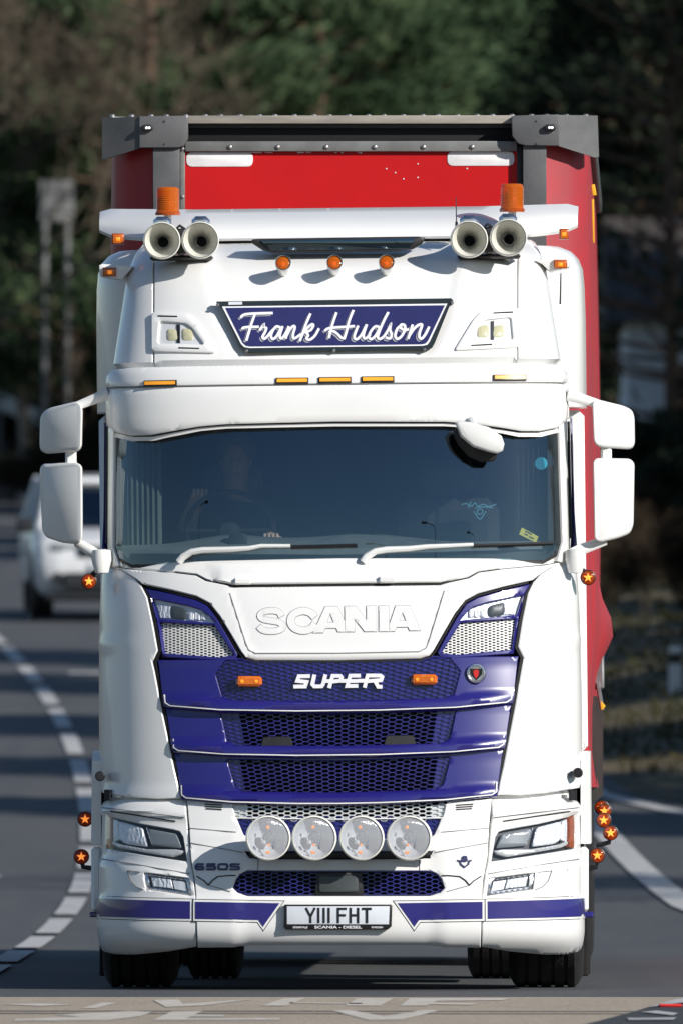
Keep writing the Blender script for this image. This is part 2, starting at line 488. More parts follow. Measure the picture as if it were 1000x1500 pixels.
def panel_geo(poly, surf, off=0.0, thick=.02, holes=(), step=11.0, bev=1.6, bevd=.004):
    loops = [poly] + list(holes)
    ls = []
    for lp in loops:
        rs = resample(lp, step)
        u = np.array([p[0] for p in rs]); py = np.array([p[1] for p in rs])
        ls.append(list(zip(surf.u2s(u, py).tolist(), py.tolist())))
    pts = []; edges = []
    for lp in ls:
        b = len(pts); n = len(lp)
        pts += lp; edges += [(b + i, b + (i + 1) % n) for i in range(n)]
    nb = len(pts)
    extra = []
    if bev > 0:
        for li, lp in enumerate(ls):
            n = len(lp); sg = 1 if area2(lp) > 0 else -1
            if li > 0: sg = -sg
            for i in range(n):
                a = np.array(lp[i - 1]); c = np.array(lp[(i + 1) % n]); t = c - a
                t = t / (np.linalg.norm(t) + 1e-9)
                extra.append((lp[i][0] - t[1] * bev * sg, lp[i][1] + t[0] * bev * sg))
    x0 = min(p[0] for p in ls[0]); x1 = max(p[0] for p in ls[0]); y0 = min(p[1] for p in ls[0]); y1 = max(p[1] for p in ls[0])
    gx, gy = np.meshgrid(np.arange(x0 + step * .5, x1, step), np.arange(y0 + step * .5, y1, step))
    gx = gx.ravel(); gy = gy.ravel()
    ex = np.array([e[0] for e in extra]); ey = np.array([e[1] for e in extra])
    def keep(x, y, mind):
        k = inside(ls[0], x, y)
        for h in ls[1:]: k &= ~inside(h, x, y)
        for lp in ls: k &= edge_dist(lp, x, y) > mind
        return k
    if len(ex):
        k = keep(ex, ey, bev * .75); pts += list(zip(ex[k].tolist(), ey[k].tolist()))
    if len(gx):
        k = keep(gx, gy, max(step * .45, bev * 1.8)); pts += list(zip(gx[k].tolist(), gy[k].tolist()))
    vo, eo, fo, ov, oe, of = delaunay_2d_cdt([Vector(p) for p in pts], edges, [], 0, 1e-5)
    vo = np.array([(v.x, v.y) for v in vo])
    tri = np.array([list(f) for f in fo if len(f) == 3])
    cen = vo[tri].mean(1)
    k = inside(ls[0], cen[:, 0], cen[:, 1])
    for h in ls[1:]: k &= ~inside(h, cen[:, 0], cen[:, 1])
    tri = tri[k]
    isb = np.array([any(i < nb for i in o) for o in ov])
    P = surf.pts(vo[:, 0], vo[:, 1]); N = surf.nrm(vo[:, 0], vo[:, 1])
    if callable(off):
        # offsets are drawn in u, so turn s back into u
        uu = np.sign(vo[:, 0]) * np.interp(np.abs(vo[:, 0]), surf.S, surf.F) * surf.HW(vo[:, 1])
        offs = off(uu, vo[:, 1])
    else:
        offs = np.full(len(vo), float(off))
    top = P + N * (offs - (bevd if bev > 0 else 0) * isb)[:, None]
    # orient triangles towards the outward normal
    a, b, c = top[tri[:, 0]], top[tri[:, 1]], top[tri[:, 2]]
    flip = (np.cross(b - a, c - a) * N[tri[:, 0]]).sum(-1) < 0
    tri[flip] = tri[flip][:, ::-1]
    verts = [tuple(p) for p in top]
    faces = [tuple(int(i) for i in t) for t in tri]
    if thick > 0:
        cnt = {}
        for t in faces:
            for i in range(3):
                e = (t[i], t[(i + 1) % 3]); cnt[e] = 1
        low = {}
        bot = P + N * (offs - thick)[:, None]
        for (i, j) in list(cnt):
            if (j, i) not in cnt:
                for q in (i, j):
                    if q not in low:
                        low[q] = len(verts); verts.append(tuple(bot[q]))
                faces.append((j, i, low[i], low[j]))
    return verts, faces

def panel(name, poly, surf, material, parent, off=0.0, thick=.02, holes=(), step=11.0, bev=1.6, bevd=.004, xf=None, smooth=38):
    v, f = panel_geo(poly, surf, off, thick, holes, step, bev, bevd)
    return link(name, v, f, material, parent, smooth, xf)

def inset(poly, k):
    n = len(poly); sg = 1 if area2(poly) > 0 else -1
    out = []
    for i in range(n):
        a = Vector(poly[i - 1]); b = Vector(poly[i]); c = Vector(poly[(i + 1) % n])
        t1 = (b - a).normalized(); t2 = (c - b).normalized()
        n1 = Vector((-t1.y, t1.x)) * sg; n2 = Vector((-t2.y, t2.x)) * sg
        m = n1 + n2
        if m.length < 1e-6: m = n1
        m = m.normalized(); q = max(.45, m.dot(n1))
        out.append((b.x + m.x * k / q, b.y + m.y * k / q))
    return out

def slab_geo(poly, d0, d1, bev=3.0, fn=TP, sweep=None):
    """rounded slab: outline in drawing units at front depth d0, back depth d1. bev in drawing units"""
    bm = bev / PXM
    rings = [(inset(poly, bev), d0), (inset(poly, bev * .3), d0 + bm * .3), (poly, d0 + bm), (poly, d1 - bm), (inset(poly, bev * .3), d1 - bm * .3), (inset(poly, bev), d1)]
    vs = []; fs = []; n = len(poly)
    dm = (d0 + d1) / 2
    for rg, d in rings:
        for (x, y) in rg:
            p = fn(x, y, dm); vs.append((p[0], d + (sweep[1] * abs(x - sweep[0]) / PXM if sweep else 0), p[2]))
    for i in range(len(rings) - 1):
        for k in range(n):
            k2 = (k + 1) % n
            fs.append((i*n + k, i*n + k2, (i+1)*n + k2, (i+1)*n + k))
    fs.append(tuple(range(n))[::-1]); fs.append(tuple((len(rings)-1)*n + k for k in range(n)))
    return vs, fs
def slab(name, poly, d0, d1, material, parent, bev=3.0, fn=TP, xf=None, smooth=50, sweep=None):
    v, f = slab_geo(poly, d0, d1, bev, fn, sweep)
    return link(name, v, f, material, parent, smooth, xf)

def catmull(pts, k=5):
    if len(pts) < 3: return pts
    out = []; n = len(pts)
    for i in range(n - 1):
        p0 = pts[max(i - 1, 0)]; p1 = pts[i]; p2 = pts[i + 1]; p3 = pts[min(i + 2, n - 1)]
        for j in range(k):
            t = j / k
            out.append(tuple(.5 * (2*p1[a] + (p2[a] - p0[a]) * t + (2*p0[a] - 5*p1[a] + 4*p2[a] - p3[a]) * t*t + (3*p1[a] - p0[a] - 3*p2[a] + p3[a]) * t**3) for a in (0, 1)))
    out.append(pts[-1]); return out

def stroke_geo(paths, width, mapf, h0, h1, curve=False, dh=.00005, capext=0.0):
    """ribbons along 2d paths; mapf(x, y, h) gives the 3d point at height h above the surface"""
    vs = []; fs = []
    for pi, path in enumerate(paths):
        p = catmull(path) if curve else path
        p = [Vector((a[0], a[1])) for a in p]
        n = len(p)
        if capext:
            p[0] = p[0] + (p[0] - p[1]).normalized() * capext; p[-1] = p[-1] + (p[-1] - p[-2]).normalized() * capext
        base = len(vs)
        for i in range(n):
            t1 = (p[i] - p[i - 1]).normalized() if i > 0 else (p[1] - p[0]).normalized()
            t2 = (p[i + 1] - p[i]).normalized() if i < n - 1 else t1
            n1 = Vector((-t1.y, t1.x)); n2 = Vector((-t2.y, t2.x)); m = n1 + n2
            m = m.normalized() if m.length > 1e-4 else n1
            q = max(.55, m.dot(n1)); w = width / 2 / q
            h = h1 + dh * pi * 2 + dh * i / max(1, n)
            a = p[i] + m * w; b = p[i] - m * w
            vs += [mapf(a.x, a.y, h), mapf(b.x, b.y, h), mapf(a.x, a.y, h0), mapf(b.x, b.y, h0)]
        for i in range(n - 1):
            o = base + i * 4; q = o + 4
            fs += [(o, q, q + 1, o + 1), (o, o + 2, q + 2, q), (o + 1, q + 1, q + 3, o + 3)]
        o = base; fs.append((o, o + 1, o + 3, o + 2)); o = base + (n - 1) * 4; fs.append((o, o + 2, o + 3, o + 1))
    return vs, fs
def strokes(name, paths, width, mapf, h0, h1, material, parent, curve=False, xf=None, capext=0.0):
    v, f = stroke_geo(paths, width, mapf, h0, h1, curve, capext=capext)
    return link(name, v, f, material, parent, 30, xf)

def honeycomb_geo(poly, surf, cx=9.75, cy=6.1, bar=.8, off=0.0, depth=.015, taper=0.0, ymid=None, grow=3.0, floor=None):
    """rings of flat six-sided cells whose middle lies inside poly"""
    x0 = min(p[0] for p in poly) - cx; x1 = max(p[0] for p in poly) + cx; y0 = min(p[1] for p in poly) - cy; y1 = max(p[1] for p in poly) + cy
    ym = ymid if ymid is not None else (y0 + y1) / 2
    cs = []
    k0 = int(math.floor(x0 / cx)) - 2
    for ci in range(k0, int(x1 / cx) + 3):
        yy = y0 + (cy / 2 if ci % 2 else 0)
        while yy < y1:
            cs.append((ci * cx * (1 - taper * (yy - ym)), yy)); yy += cy
    X = np.array([c[0] for c in cs]); Y = np.array([c[1] for c in cs])
    k = inside(poly, X, Y) | (edge_dist(poly, X, Y) < grow)
    X = X[k]; Y = Y[k]
    # flat-topped cell: corner offsets
    w = cx * 2 / 3 * 1.0
    ox = np.array([-w, -w/2, w/2, w, w/2, -w/2]); oy = np.array([0, -cy/2, -cy/2, 0, cy/2, cy/2])
    sx = 1 - bar / w; sy = 1 - bar / (cy / 2) * .8
    U = X[:, None] + ox; V = Y[:, None] + oy
    Ui = X[:, None] + ox * sx; Vi = Y[:, None] + oy * sy
    def m(U, V, h):
        s = surf.u2s(U.ravel(), V.ravel()); hh = h(U.ravel(), V.ravel()) if callable(h) else h
        return surf.pts(s, V.ravel()) + surf.nrm(s, V.ravel()) * (hh[:, None] if callable(h) else hh)
    lo = (lambda u, p: off(u, p) - depth) if callable(off) else off - depth
    A = m(U, V, off); B = m(Ui, Vi, off); C = m(Ui, Vi, lo)
    n = len(X); vs = np.concatenate([A, B, C]); fs = []
    for i in range(n):
        for j in range(6):
            a = i * 6 + j; b = i * 6 + (j + 1) % 6
            fs.append((a, b, b + 6*n, a + 6*n)); fs.append((a + 6*n, b + 6*n, b + 12*n, a + 12*n))
    return [tuple(v) for v in vs], fs
def honeycomb(name, poly, surf, material, parent, xf=None, **kw):
    v, f = honeycomb_geo(poly, surf, **kw)
    return link(name, v, f, material, parent, 0, xf)

def surf_map(surf):
    def f(x, y, h):
        return surf.at(x, y, h)
    return f
def cab_map(surf):
    """drawing position (px, py) on the rolled cab -> unrolled point"""
    cache = {}
    def f(px, py, h):
        key = (round(px, 3), round(py, 3))
        if key not in cache:
            cache[key] = surf.cab(px, py)[1:]
        u, p2 = cache[key]
        return surf.at(u, p2, h)
    return f

# ================================================================== the truck
TRUCK_LOC = ((CX - 500) / PXM, DIST, 0.0)
TRUCK_YAW = -math.atan(SHIFT / PXM)
truck = empty('truck', TRUCK_LOC, TRUCK_YAW)
tag(truck, 'white and blue lorry tractor unit with tall roof and four round spotlights', 'truck')
W, B = 'white_paint', 'blue_paint'

# ---- cab shell: dark inner skin put behind the panels as shade in their gaps
panel('inner_shell', sym([(0, 832), (346, 832), (420, 832), (420, 1186), (0, 1186)]), CAB, 'dark_gap', truck, off=-.05, thick=0, step=26, bev=0, xf=roll)

# corner panels of the cab
corner = [(338, 822), (328, 826), (313, 834), (296, 845), (286, 856), (278, 872), (270, 909), (263, 950), (271, 967), (268, 980), (258, 1036), (248, 1085), (240, 1125), (230, 1167), (262, 1168), (300, 1165), (352, 1157), (398, 1155), (398, 830), (352, 822)]
def corner_off(u, py):
    a = np.abs(u)
    # soft crease across the panel and a slightly proud lower lip
    cre = .006 * np.exp(-((py - (938 + .05 * (a - 300))) / 7.0) ** 2) * np.clip((a - 285) / 50, 0, 1)
    lip = .010 * np.clip((py - 1148) / 12, 0, 1)
    return .012 + cre + lip
for s in (1, -1):
    panel('corner_panel', mir(corner, s), CAB, W, truck, off=corner_off, thick=.05, step=9, bev=1.5, bevd=.005, xf=roll)
    # door and rear side of the cab
    door = [(404, 832), (640, 832), (640, 1150), (404, 1155)]
    dp = panel('door', mir(door, s), CAB, W, truck, off=.012, thick=.03, step=26, bev=2, xf=roll)
    mb = MB(); mb.bbox((s*1.228 - .03, .72, 1.02), (s*1.228 + .03, .98, 1.19), .012)
    mb.build('handle', 'white_plastic', dp, xf=roll)
    panel('side_panel', mir([(646, 640), (990, 640), (990, 1150), (646, 1150)], s), CAB, W, truck, off=.012, thick=.03, step=40, bev=2, xf=roll)
    panel('side_trim', mir([(404, 1090), (640, 1090), (640, 1099), (404, 1099)], s), CAB, 'white_plastic', truck, off=.024, thick=.02, step=40, bev=1, xf=roll)

# blue headlamp surround, upper lamps and their mesh
sur_o = [(282, 858), (243, 867), (206, 877), (189, 886), (176, 904), (160, 931), (146, 957), (150, 966), (174, 966), (257, 960), (258, 952), (265, 909), (274, 872)]
lens_u = [(272, 874), (219, 885), (200, 891), (189, 899), (179, 911), (216, 907), (263, 903)]
mesh_u = [(261, 909), (216, 912), (180, 914), (152, 958), (174, 961), (255, 954)]
for s in (1, -1):
    sp = panel('lamp_surround', mir(sur_o, s), CAB, B, truck, off=.004, thick=.05, holes=[mir(lens_u, s), mir(mesh_u, s)], step=9, bev=1.3, xf=roll)
    lp = panel('marker_lamp', mir(inset(lens_u, -1.5), s), CAB, 'bowl_reflector', truck, off=-.022, thick=.01, step=9, bev=0, xf=roll)
    panel('reflector', mir([(268, 880), (240, 885), (238, 903), (261, 902)], s), CAB, 'fluted_reflector', lp, off=-.012, thick=.012, step=7, bev=1, xf=roll)
    panel('projector', mir(rpoly([(246, 883), (222, 889), (222, 905), (246, 903)], 6), s), CAB, 'grey_plastic', lp, off=-.008, thick=.01, step=7, bev=2, xf=roll)
    for q in (212, 203, 194):
        panel('reflector', mir(rpoly([(q + 7, 893), (q - 1, 895.5), (q - 1, 906), (q + 7, 905)], 2), s), CAB, 'fluted_reflector', lp, off=-.012, thick=.012, step=7, bev=1, xf=roll)
    panel('lens', mir(inset(lens_u, -.6), s), CAB, 'clear_lens', lp, off=-.002, thick=0, step=9, bev=0, xf=roll)
    honeycomb('mesh_insert', mir(mesh_u, s), CAB, 'white_plastic', truck, cx=5.9, cy=4.0, bar=1.0, off=-.016, depth=.02, xf=roll, grow=2.0)
    panel('mesh_backing', mir(inset(mesh_u, -2), s), CAB, 'dark_gap', truck, off=-.040, thick=0, step=14, bev=0, xf=roll)

# bonnet flap with a pressed line round the badge field
bon = sym([(0, 859), (150, 859), (168, 855), (192, 850), (206, 842), (236, 838), (300, 832), (326, 827), (310, 835), (293, 846), (284, 853), (243, 862), (205, 872), (186, 882), (171, 901), (155, 928), (140, 954), (134, 962), (120, 966.5), (0, 968)])
def bon_off(u, py):
    a = np.abs(u)
    # badge field a little lower than the flap around it
    edge = np.interp(py, [865, 945, 956], [157, 132, 122])
    k = np.clip((edge - a) / 3.0, 0, 1) * np.clip((956 - py) / 3.0, 0, 1)
    return .016 - .006 * k - .012 * np.clip((py - 960) / 8, 0, 1)
bonnet = panel('bonnet_flap', bon, CAB, W, truck, off=bon_off, thick=.05, step=6.5, bev=1.4, bevd=.005, xf=roll)
line = [(-156, 868), (-133, 941), (-129, 951), (-119, 956), (0, 957.2), (119, 956), (129, 951), (133, 941), (156, 868)]
line2 = resample(line, 9)[:-1]; line2 = line2[:max(i for i, q in enumerate(line2) if abs(q[0] - 156) < .1 and abs(q[1] - 868) < .1) + 1]
strokes('pressed_line', [line2], 1.2, lambda x, y, h: CAB.at(x, y, h + float(bon_off(np.array([x]), np.array([y]))[0])), -.004, .0022, 'letter_shadow', bonnet, xf=roll)
def seam(path, w, top, parent, surf=CAB, xf=roll, closed=False):
    q = []
    for i in range(len(path) - 1):
        a, b = path[i], path[i + 1]; k = max(1, int(math.hypot(b[0]-a[0], b[1]-a[1]) / 9))
        q += [(a[0] + (b[0]-a[0]) * j / k, a[1] + (b[1]-a[1]) * j / k) for j in range(k)]
    q.append(path[-1])
    return strokes('gap_shadow', [q], w, surf_map(surf), -.04, top, 'dark_gap', parent, xf=xf)  # dark strip laid in the gap, its colour stands in for shade
for s in (1, -1):
    seam(mir([(335, 824), (326, 827.5), (310, 836.5), (293.5, 847.5), (283.5, 859), (275.5, 874), (267.5, 909.5), (260.5, 951), (268.5, 966), (265.5, 980), (255.5, 1036), (245.5, 1085), (237.5, 1125), (228, 1166)], s), 3.8, .006, truck)
    seam(mir([(279, 856), (243, 864.5), (205.5, 874.5), (187.5, 884), (173.5, 902.5), (157.5, 929.5), (143, 955.5), (136, 963.5)], s), 2.4, .005, truck)
seam([(-236, 837.5), (-206, 841.5), (-191, 849.5), (-167, 854.5), (-150, 858), (0, 858), (150, 858), (167, 854.5), (191, 849.5), (206, 841.5), (236, 837.5)], 1.9, .012, truck)
seam([(-134, 965), (-119, 968.5), (0, 969.5), (119, 968.5), (134, 965)], 2.4, .004, truck)

# badge letters on the bonnet, traced in sheet units then scaled
def c3(p): return [(360 + x / 3.704 - 494 - .0, 870 + y / 3.704) for x, y in p]
def fill_letters(name, outs, material, off, thick, parent, grow=0.0, xf=roll, surf=CAB):
    mb = MB()
    for i, (o, hs) in enumerate(outs):
        o2 = inset(o, -grow) if grow else o
        h2 = [inset(h, grow) if grow else h for h in hs]
        v, f = panel_geo(o2, surf, off + i * .0003, thick, h2, 8, .45 if not grow else 0, .0025)
        mb.add(v, f)
    return mb.build(name, material, parent, 35, xf)
def thick_path(path, w):
    p = [Vector(a) for a in catmull(path, 4)]; n = len(p); L = []; Rr = []
    for i in range(n):
        t = (p[min(i + 1, n - 1)] - p[max(i - 1, 0)]).normalized(); m = Vector((-t.y, t.x))
        L.append(tuple(p[i] + m * w / 2)); Rr.append(tuple(p[i] - m * w / 2))
    return L + Rr[::-1]
S_ = thick_path([(197, 122), (180, 97), (140, 89), (98, 96), (80, 116), (98, 135), (140, 144), (183, 153), (204, 174), (185, 194), (140, 201), (95, 194), (72, 172)], 34)
C_ = thick_path([(376, 128), (350, 102), (308, 93), (262, 110), (244, 146), (262, 182), (308, 199), (352, 190), (378, 162)], 40)
A1 = [(365, 212), (432, 70), (500, 70), (537, 150), (537, 208), (500, 208), (490, 188), (430, 188), (420, 212)]
A1h = [(440, 156), (478, 156), (459, 108)]
N_ = [(538, 70), (598, 70), (655, 146), (655, 70), (708, 70), (708, 208), (644, 208), (590, 140), (590, 208), (538, 208)]
I_ = [(722, 70), (776, 70), (776, 208), (722, 208)]
A2 = [(777, 170), (812, 70), (888, 70), (945, 205), (886, 205), (878, 186), (815, 186), (806, 208), (777, 208)]
A2h = [(830, 152), (868, 152), (849, 106)]
outs = [(c3(S_), []), (c3(C_), []), (c3(A1), [c3(A1h)]), (c3(N_), []), (c3(I_), []), (c3(A2), [c3(A2h)])]
fill_letters('badge_letter_shadow', outs, 'letter_shadow', .0115, .01, bonnet, grow=.55)  # grey outline painted for the shadow gap round each letter
fill_letters('badge_letter', outs, 'white_paint', .0145, .01, bonnet)

# cowl below the windscreen
cow = sym([(0, 818), (296, 821), (316, 820), (336, 822), (322, 826), (300, 830), (236, 836), (205, 840), (190, 848), (166, 853), (150, 856.5), (0, 856.5)])
def cow_off(u, py):
    a = np.abs(u)
    mid = np.clip((178 + (845 - py) * .4 - a) / 6, 0, 1)
    return .008 + .012 * mid * np.clip((py - 822) / 10, 0, 1) + .010 * np.clip((py - 846) / 5, 0, 1) * mid
cowl = panel('cowl', cow, CAB, W, truck, off=cow_off, thick=.08, step=8, bev=1.5, bevd=.006, xf=roll)
for px0, px1 in ((346, 372), (557, 582)):
    mb = MB(); p0 = CAB.at(px0 - CX, 846, .012); p1 = CAB.at(px1 - CX, 856, .012)
    mb.bbox((p0[0], p0[1] - .045, p1[2]), (p1[0], p0[1] + .03, p0[2]), .008)
    mb.build('flap_latch', W, truck, xf=roll)

# ---- blue grille in three stepped tiers
def tier(name, top, bot, sideT, sideB, hole, crease, line, ybot):
    out = sym([(0, top[0])] + top[1] + [(sideT[0], sideT[1]), (sideB[0], sideB[1])] + bot)
    def off(u, py):
        yb = np.interp(np.abs(u), [0, 60, 165, 250], ybot)
        t = yb - py
        fade = np.clip((262 - np.abs(u)) / 60, 0, 1)
        return .004 + .012 * np.clip(1 - (t - crease) / 40, 0, 1) * (t >= crease) + (t < crease) * (.016 + .026 * fade * np.clip((crease - t) / 7.0, 0, 1)) - .022 * np.clip((3.0 - t) / 3.0, 0, 1)
    fr = panel(name, out, CAB, B, truck, off=off, thick=.06, holes=[hole], step=6, bev=1.2, bevd=.004, xf=roll)
    def lm(x, y, h):
        return CAB.at(x, y, h + float(off(np.array([x]), np.array([y]))[0]))
    pl = [(-u, p) for u, p in line] + [(u, p) for u, p in reversed(line[:-1])] if line[-1][0] == 0 else line
    pl2 = []
    for i in range(len(pl) - 1):
        a, b = pl[i], pl[i + 1]; k = max(1, int(math.hypot(b[0]-a[0], b[1]-a[1]) / 14))
        pl2 += [(a[0] + (b[0]-a[0]) * j / k, a[1] + (b[1]-a[1]) * j / k) for j in range(k)]
    pl2.append(pl[-1])
    strokes('pinstripe_edge', [pl2], 3.0, lm, -.002, .0015, 'plate_black', fr, xf=roll)
    strokes('pinstripe', [pl2], 1.6, lm, 0, .003, 'sign_white', fr, xf=roll)
    return fr, off
h1 = sym([(0, 971), (118, 971), (140, 966), (164, 966), (179, 985), (169, 1019), (153, 1025), (0, 1027)])
h2 = sym([(0, 1047), (160, 1043), (172, 1043), (163, 1083), (150, 1091), (0, 1093)])
h3 = sym([(0, 1115), (154, 1111), (163, 1112), (152, 1151), (140, 1158), (0, 1161)])
t1, o1 = tier('grille_tier', (969.5, [(118, 969), (138, 963.5), (176, 964)]), [(170, 1043), (60, 1046), (0, 1046)], (264, 964), (253, 1036), h1, 21, [(252, 1015), (250, 1027), (243, 1031.5), (170, 1038.5), (60, 1041.5), (0, 1041.5)], [1046, 1046, 1043, 1036])
t2, o2 = tier('grille_tier', (1044, [(60, 1044), (170, 1041)]), [(165, 1107), (60, 1111), (0, 1111)], (253, 1035), (240, 1101), h2, 21, [(240, 1080), (238, 1093), (231, 1097.5), (165, 1103.5), (60, 1106.5), (0, 1106.5)], [1111, 1111, 1107, 1101])
t3, o3 = tier('grille_tier', (1109, [(60, 1109), (165, 1105)]), [(155, 1176), (60, 1179.5), (0, 1180)], (241, 1100), (228, 1170), h3, 19, [(229, 1148), (226.5, 1162), (220, 1166.5), (155, 1172.5), (60, 1175.5), (0, 1176)], [1180, 1179.5, 1176, 1170])
hc1 = honeycomb('honeycomb_grille', h1, CAB, 'blue_mesh', truck, off=.004, depth=.012, taper=.0012, xf=roll, grow=3)
panel('honeycomb_backing', inset(h1, -4), CAB, 'blue_mesh', hc1, off=-.007, thick=0, step=20, bev=0, xf=roll)
for hh in (h2, h3):
    hc = honeycomb('honeycomb_grille', hh, CAB, 'blue_mesh', truck, off=-.006, depth=.022, taper=.0013, xf=roll, grow=3)
    ye0 = min(p[1] for p in hh); ye1 = max(p[1] for p in hh)
    panel('honeycomb_backing', [(-147, ye0 - 3), (147, ye0 - 3), (137, ye1 + 3), (-137, ye1 + 3)], CAB, 'dark_gap', hc, off=-.040, thick=0, step=20, bev=0, xf=roll)
    for s in (1, -1):
        panel('blank_cell_panel', mir([(146, ye0 - 3), (180, ye0 - 3), (170, ye1 + 3), (137, ye1 + 3)], s), CAB, 'blue_mesh', hc, off=-.014, thick=.03, step=20, bev=0, xf=roll)
    if hh is h2:
        for s in (1, -1):
            panel('sensor_window', mir(rpoly([(110, 1078), (70, 1078), (66, 1093), (114, 1093)], 4), s), CAB, 'black_plastic', hc, off=.0, thick=.03, step=14, bev=1, xf=roll)

# the word on the top tier
def c4(p): return [(360 + x / 3.704 - 494.5, 870 + y / 3.704) for x, y in p]
SUP = [[(350, 446), (290, 446), (281, 471), (331, 477), (322, 502), (260, 502)],
       [(374, 438), (362, 490), (372, 502), (412, 502), (420, 490), (434, 438)],
       [(452, 512), (472, 446), (514, 447), (520, 455), (513, 473), (464, 477)],
       [(622, 446), (566, 446), (549, 502), (608, 502)], [(556, 475), (614, 475)],
       [(642, 512), (660, 446), (728, 447), (738, 455), (732, 472), (652, 477)], [(700, 478), (716, 508), (738, 508)],
       [(420, 474), (462, 474)], [(514, 474), (558, 474)], [(612, 474), (652, 474)]]
strokes('word_letter', [c4(p) for p in SUP], 5.4, surf_map(CAB), .0, .022, 'sign_white', truck, xf=roll)
# shield badge
bp = CAB.at(697 - CX, 989, .016)
mb = MB(); mb.lathe([(.0, .0), (.050, 0), (.0505, .012), (.046, .019), (.040, .020), (.037, .013), (.0, .012)], seg=26)
badge = mb.build('shield_badge', 'chrome', truck, loc=roll(bp))
mb = MB(); mb.add([(-.03, -.0155, .024), (.03, -.0155, .024), (.031, -.0155, -.004), (0, -.0155, -.036), (-.031, -.0155, -.004)], [(0, 4, 3, 2, 1)])
mb.build('shield_field', 'plate_black', badge, 0)
mb = MB(); mb.add([(-.014, -.017, .010), (-.005, -.017, .022), (.0, -.017, .016), (.006, -.017, .022), (.014, -.017, .010), (.011, -.017, -.010), (0, -.017, -.026), (-.011, -.017, -.010)], [(0, 7, 6, 5, 4, 3, 2, 1)])
mb.build('crest', 'shield_red', badge, 0)
# two amber lamps on the top tier
for px in (367, 622):
    q = roll(CAB.at(px - CX, 997, .014))
    mb = MB(); mb.bbox((-.066, -.030, -.026), (.066, .01, .026), .012); o = mb.build('amber_grille_lamp', 'amber_lens', truck, loc=q)
    for k in (-1, 1):
        mb = MB(); mb.lathe([(.009, 0), (.007, .005), (0.0, .006)], (k * .036, -.030, 0), seg=10); mb.build('bulb', 'bulb_amber', o)

# ---- windscreen, pillars, visor
ws = sym([(0, 622), (200, 624), (321, 630), (323, 700), (325, 795), (320, 811), (302, 821), (0, 820)])
panel('windscreen', inset(ws, -2), WS, 'windscreen_glass', truck, off=-.004, thick=0, step=9, bev=0, xf=roll)
panel('windscreen_seal', inset(ws, -7), WS, 'black_plastic', truck, off=-.010, thick=.01, holes=[rpoly(inset(ws, 2.5), 14)], step=12, bev=0, xf=roll)
cowl_dark = [(-310, 806), (0, 812), (310, 806), (318, 826), (0, 826), (-318, 826)]
panel('screen_base_trim', cowl_dark, WS, 'black_plastic', truck, off=-.03, thick=.01, step=16, bev=0, xf=roll)
for s in (1, -1):
    panel('pillar', mir([(326, 618), (352, 612), (358, 700), (366, 828), (336, 829), (322, 824), (330, 797), (327.5, 700)], s), WS, W, truck, off=.006, thick=.04, step=8, bev=1.5, bevd=.006, xf=roll)
    wn_ = panel('side_window', mir([(372, 618), (560, 618), (560, 820), (400, 820), (380, 760)], s), WS, 'side_glass', truck, off=-.006, thick=0, step=30, bev=0, xf=roll)
    panel('window_frame', mir([(360, 612), (640, 612), (640, 834), (372, 834)], s), WS, 'black_plastic', wn_, off=-.002, thick=.03, holes=[mir([(374, 622), (556, 622), (556, 816), (402, 816), (382, 760)], s)], step=26, bev=1, xf=roll)
    panel('window_chrome', mir([(378, 618), (383, 618), (391, 770), (408, 826), (402, 826), (385, 770)], s), WS, 'chrome', wn_, off=.004, thick=.01, step=18, bev=.5, xf=roll)
    mb = MB()
    pts = [WS.at(s * (388 + q), p, .028) for q, p in ((0, 612), (2, 650), (4, 700), (6, 750), (4, 780), (-8, 806), (-24, 832))]
    mb.tube(pts, [.005, .006, .006, .008, .013, .018, .014], 8)
    mb.build('wind_deflector', B, truck, xf=roll)
    mb = MB(); mb.tube([WS.at(s * 372, p, .014) for p in (618, 680, 740, 790)], .007, 6); mb.build('pillar_trim', 'black_plastic', truck, xf=roll)

vis_u = sym([(0, 534), (180, 534), (300, 534.5), (330, 537), (337, 545), (339, 562), (0, 561.5)])
vis_l = sym([(0, 563), (339.5, 563.5), (341, 600), (337, 619), (324, 629), (300, 634), (272, 634), (236, 628), (200, 622.5), (160, 619.5), (0, 617.5)])
visor = panel('sun_visor', vis_l, VIS, W, truck, off=.0, thick=.07, step=8, bev=1.8, bevd=.004, xf=roll)
panel('visor_brow', vis_u, VIS, W, truck, off=.004, thick=.07, step=8, bev=1.6, bevd=.003, xf=roll)
strokes('visor_seam', [[(u_, 562.3) for u_ in range(-336, 337, 8)]], 1.5, surf_map(VIS), -.03, .0045, 'letter_shadow', visor, xf=roll)
for s in (1, -1):
    panel('visor_end', mir([(344, 545), (420, 545), (420, 612), (350, 612), (344, 600)], s), VIS, W, truck, off=-.004, thick=.04, step=16, bev=1.5, xf=roll)
lowrail = sym([(0, 620), (160, 622), (200, 625), (236, 631), (272, 637), (300, 637), (330, 630), (332, 636), (304, 642), (270, 642), (234, 636), (198, 629.5), (160, 626.5), (0, 625)])
panel('screen_top_rail', lowrail, VIS, W, truck, off=-.02, thick=.03, step=5, bev=0, xf=roll)
vm = cab_map(VIS)
for px, py in ((236, 561.5), (428, 558.5), (490.5, 557.5), (553, 556.5), (745, 553.5)):
    _, u, p2 = VIS.cab(px, py)
    body = [(u - 24, p2 - 4.2), (u + 24, p2 - 4.2), (u + 24, p2 + 4.2), (u - 24, p2 + 4.2)]
    o = panel('marker_strip', body, VIS, 'plate_black', truck, off=.016, thick=.016, step=10, bev=.6, xf=roll)
    panel('strip_lens', inset(body, 1.9), VIS, 'amber_glow', o, off=.0185, thick=.004, step=10, bev=0, xf=roll)

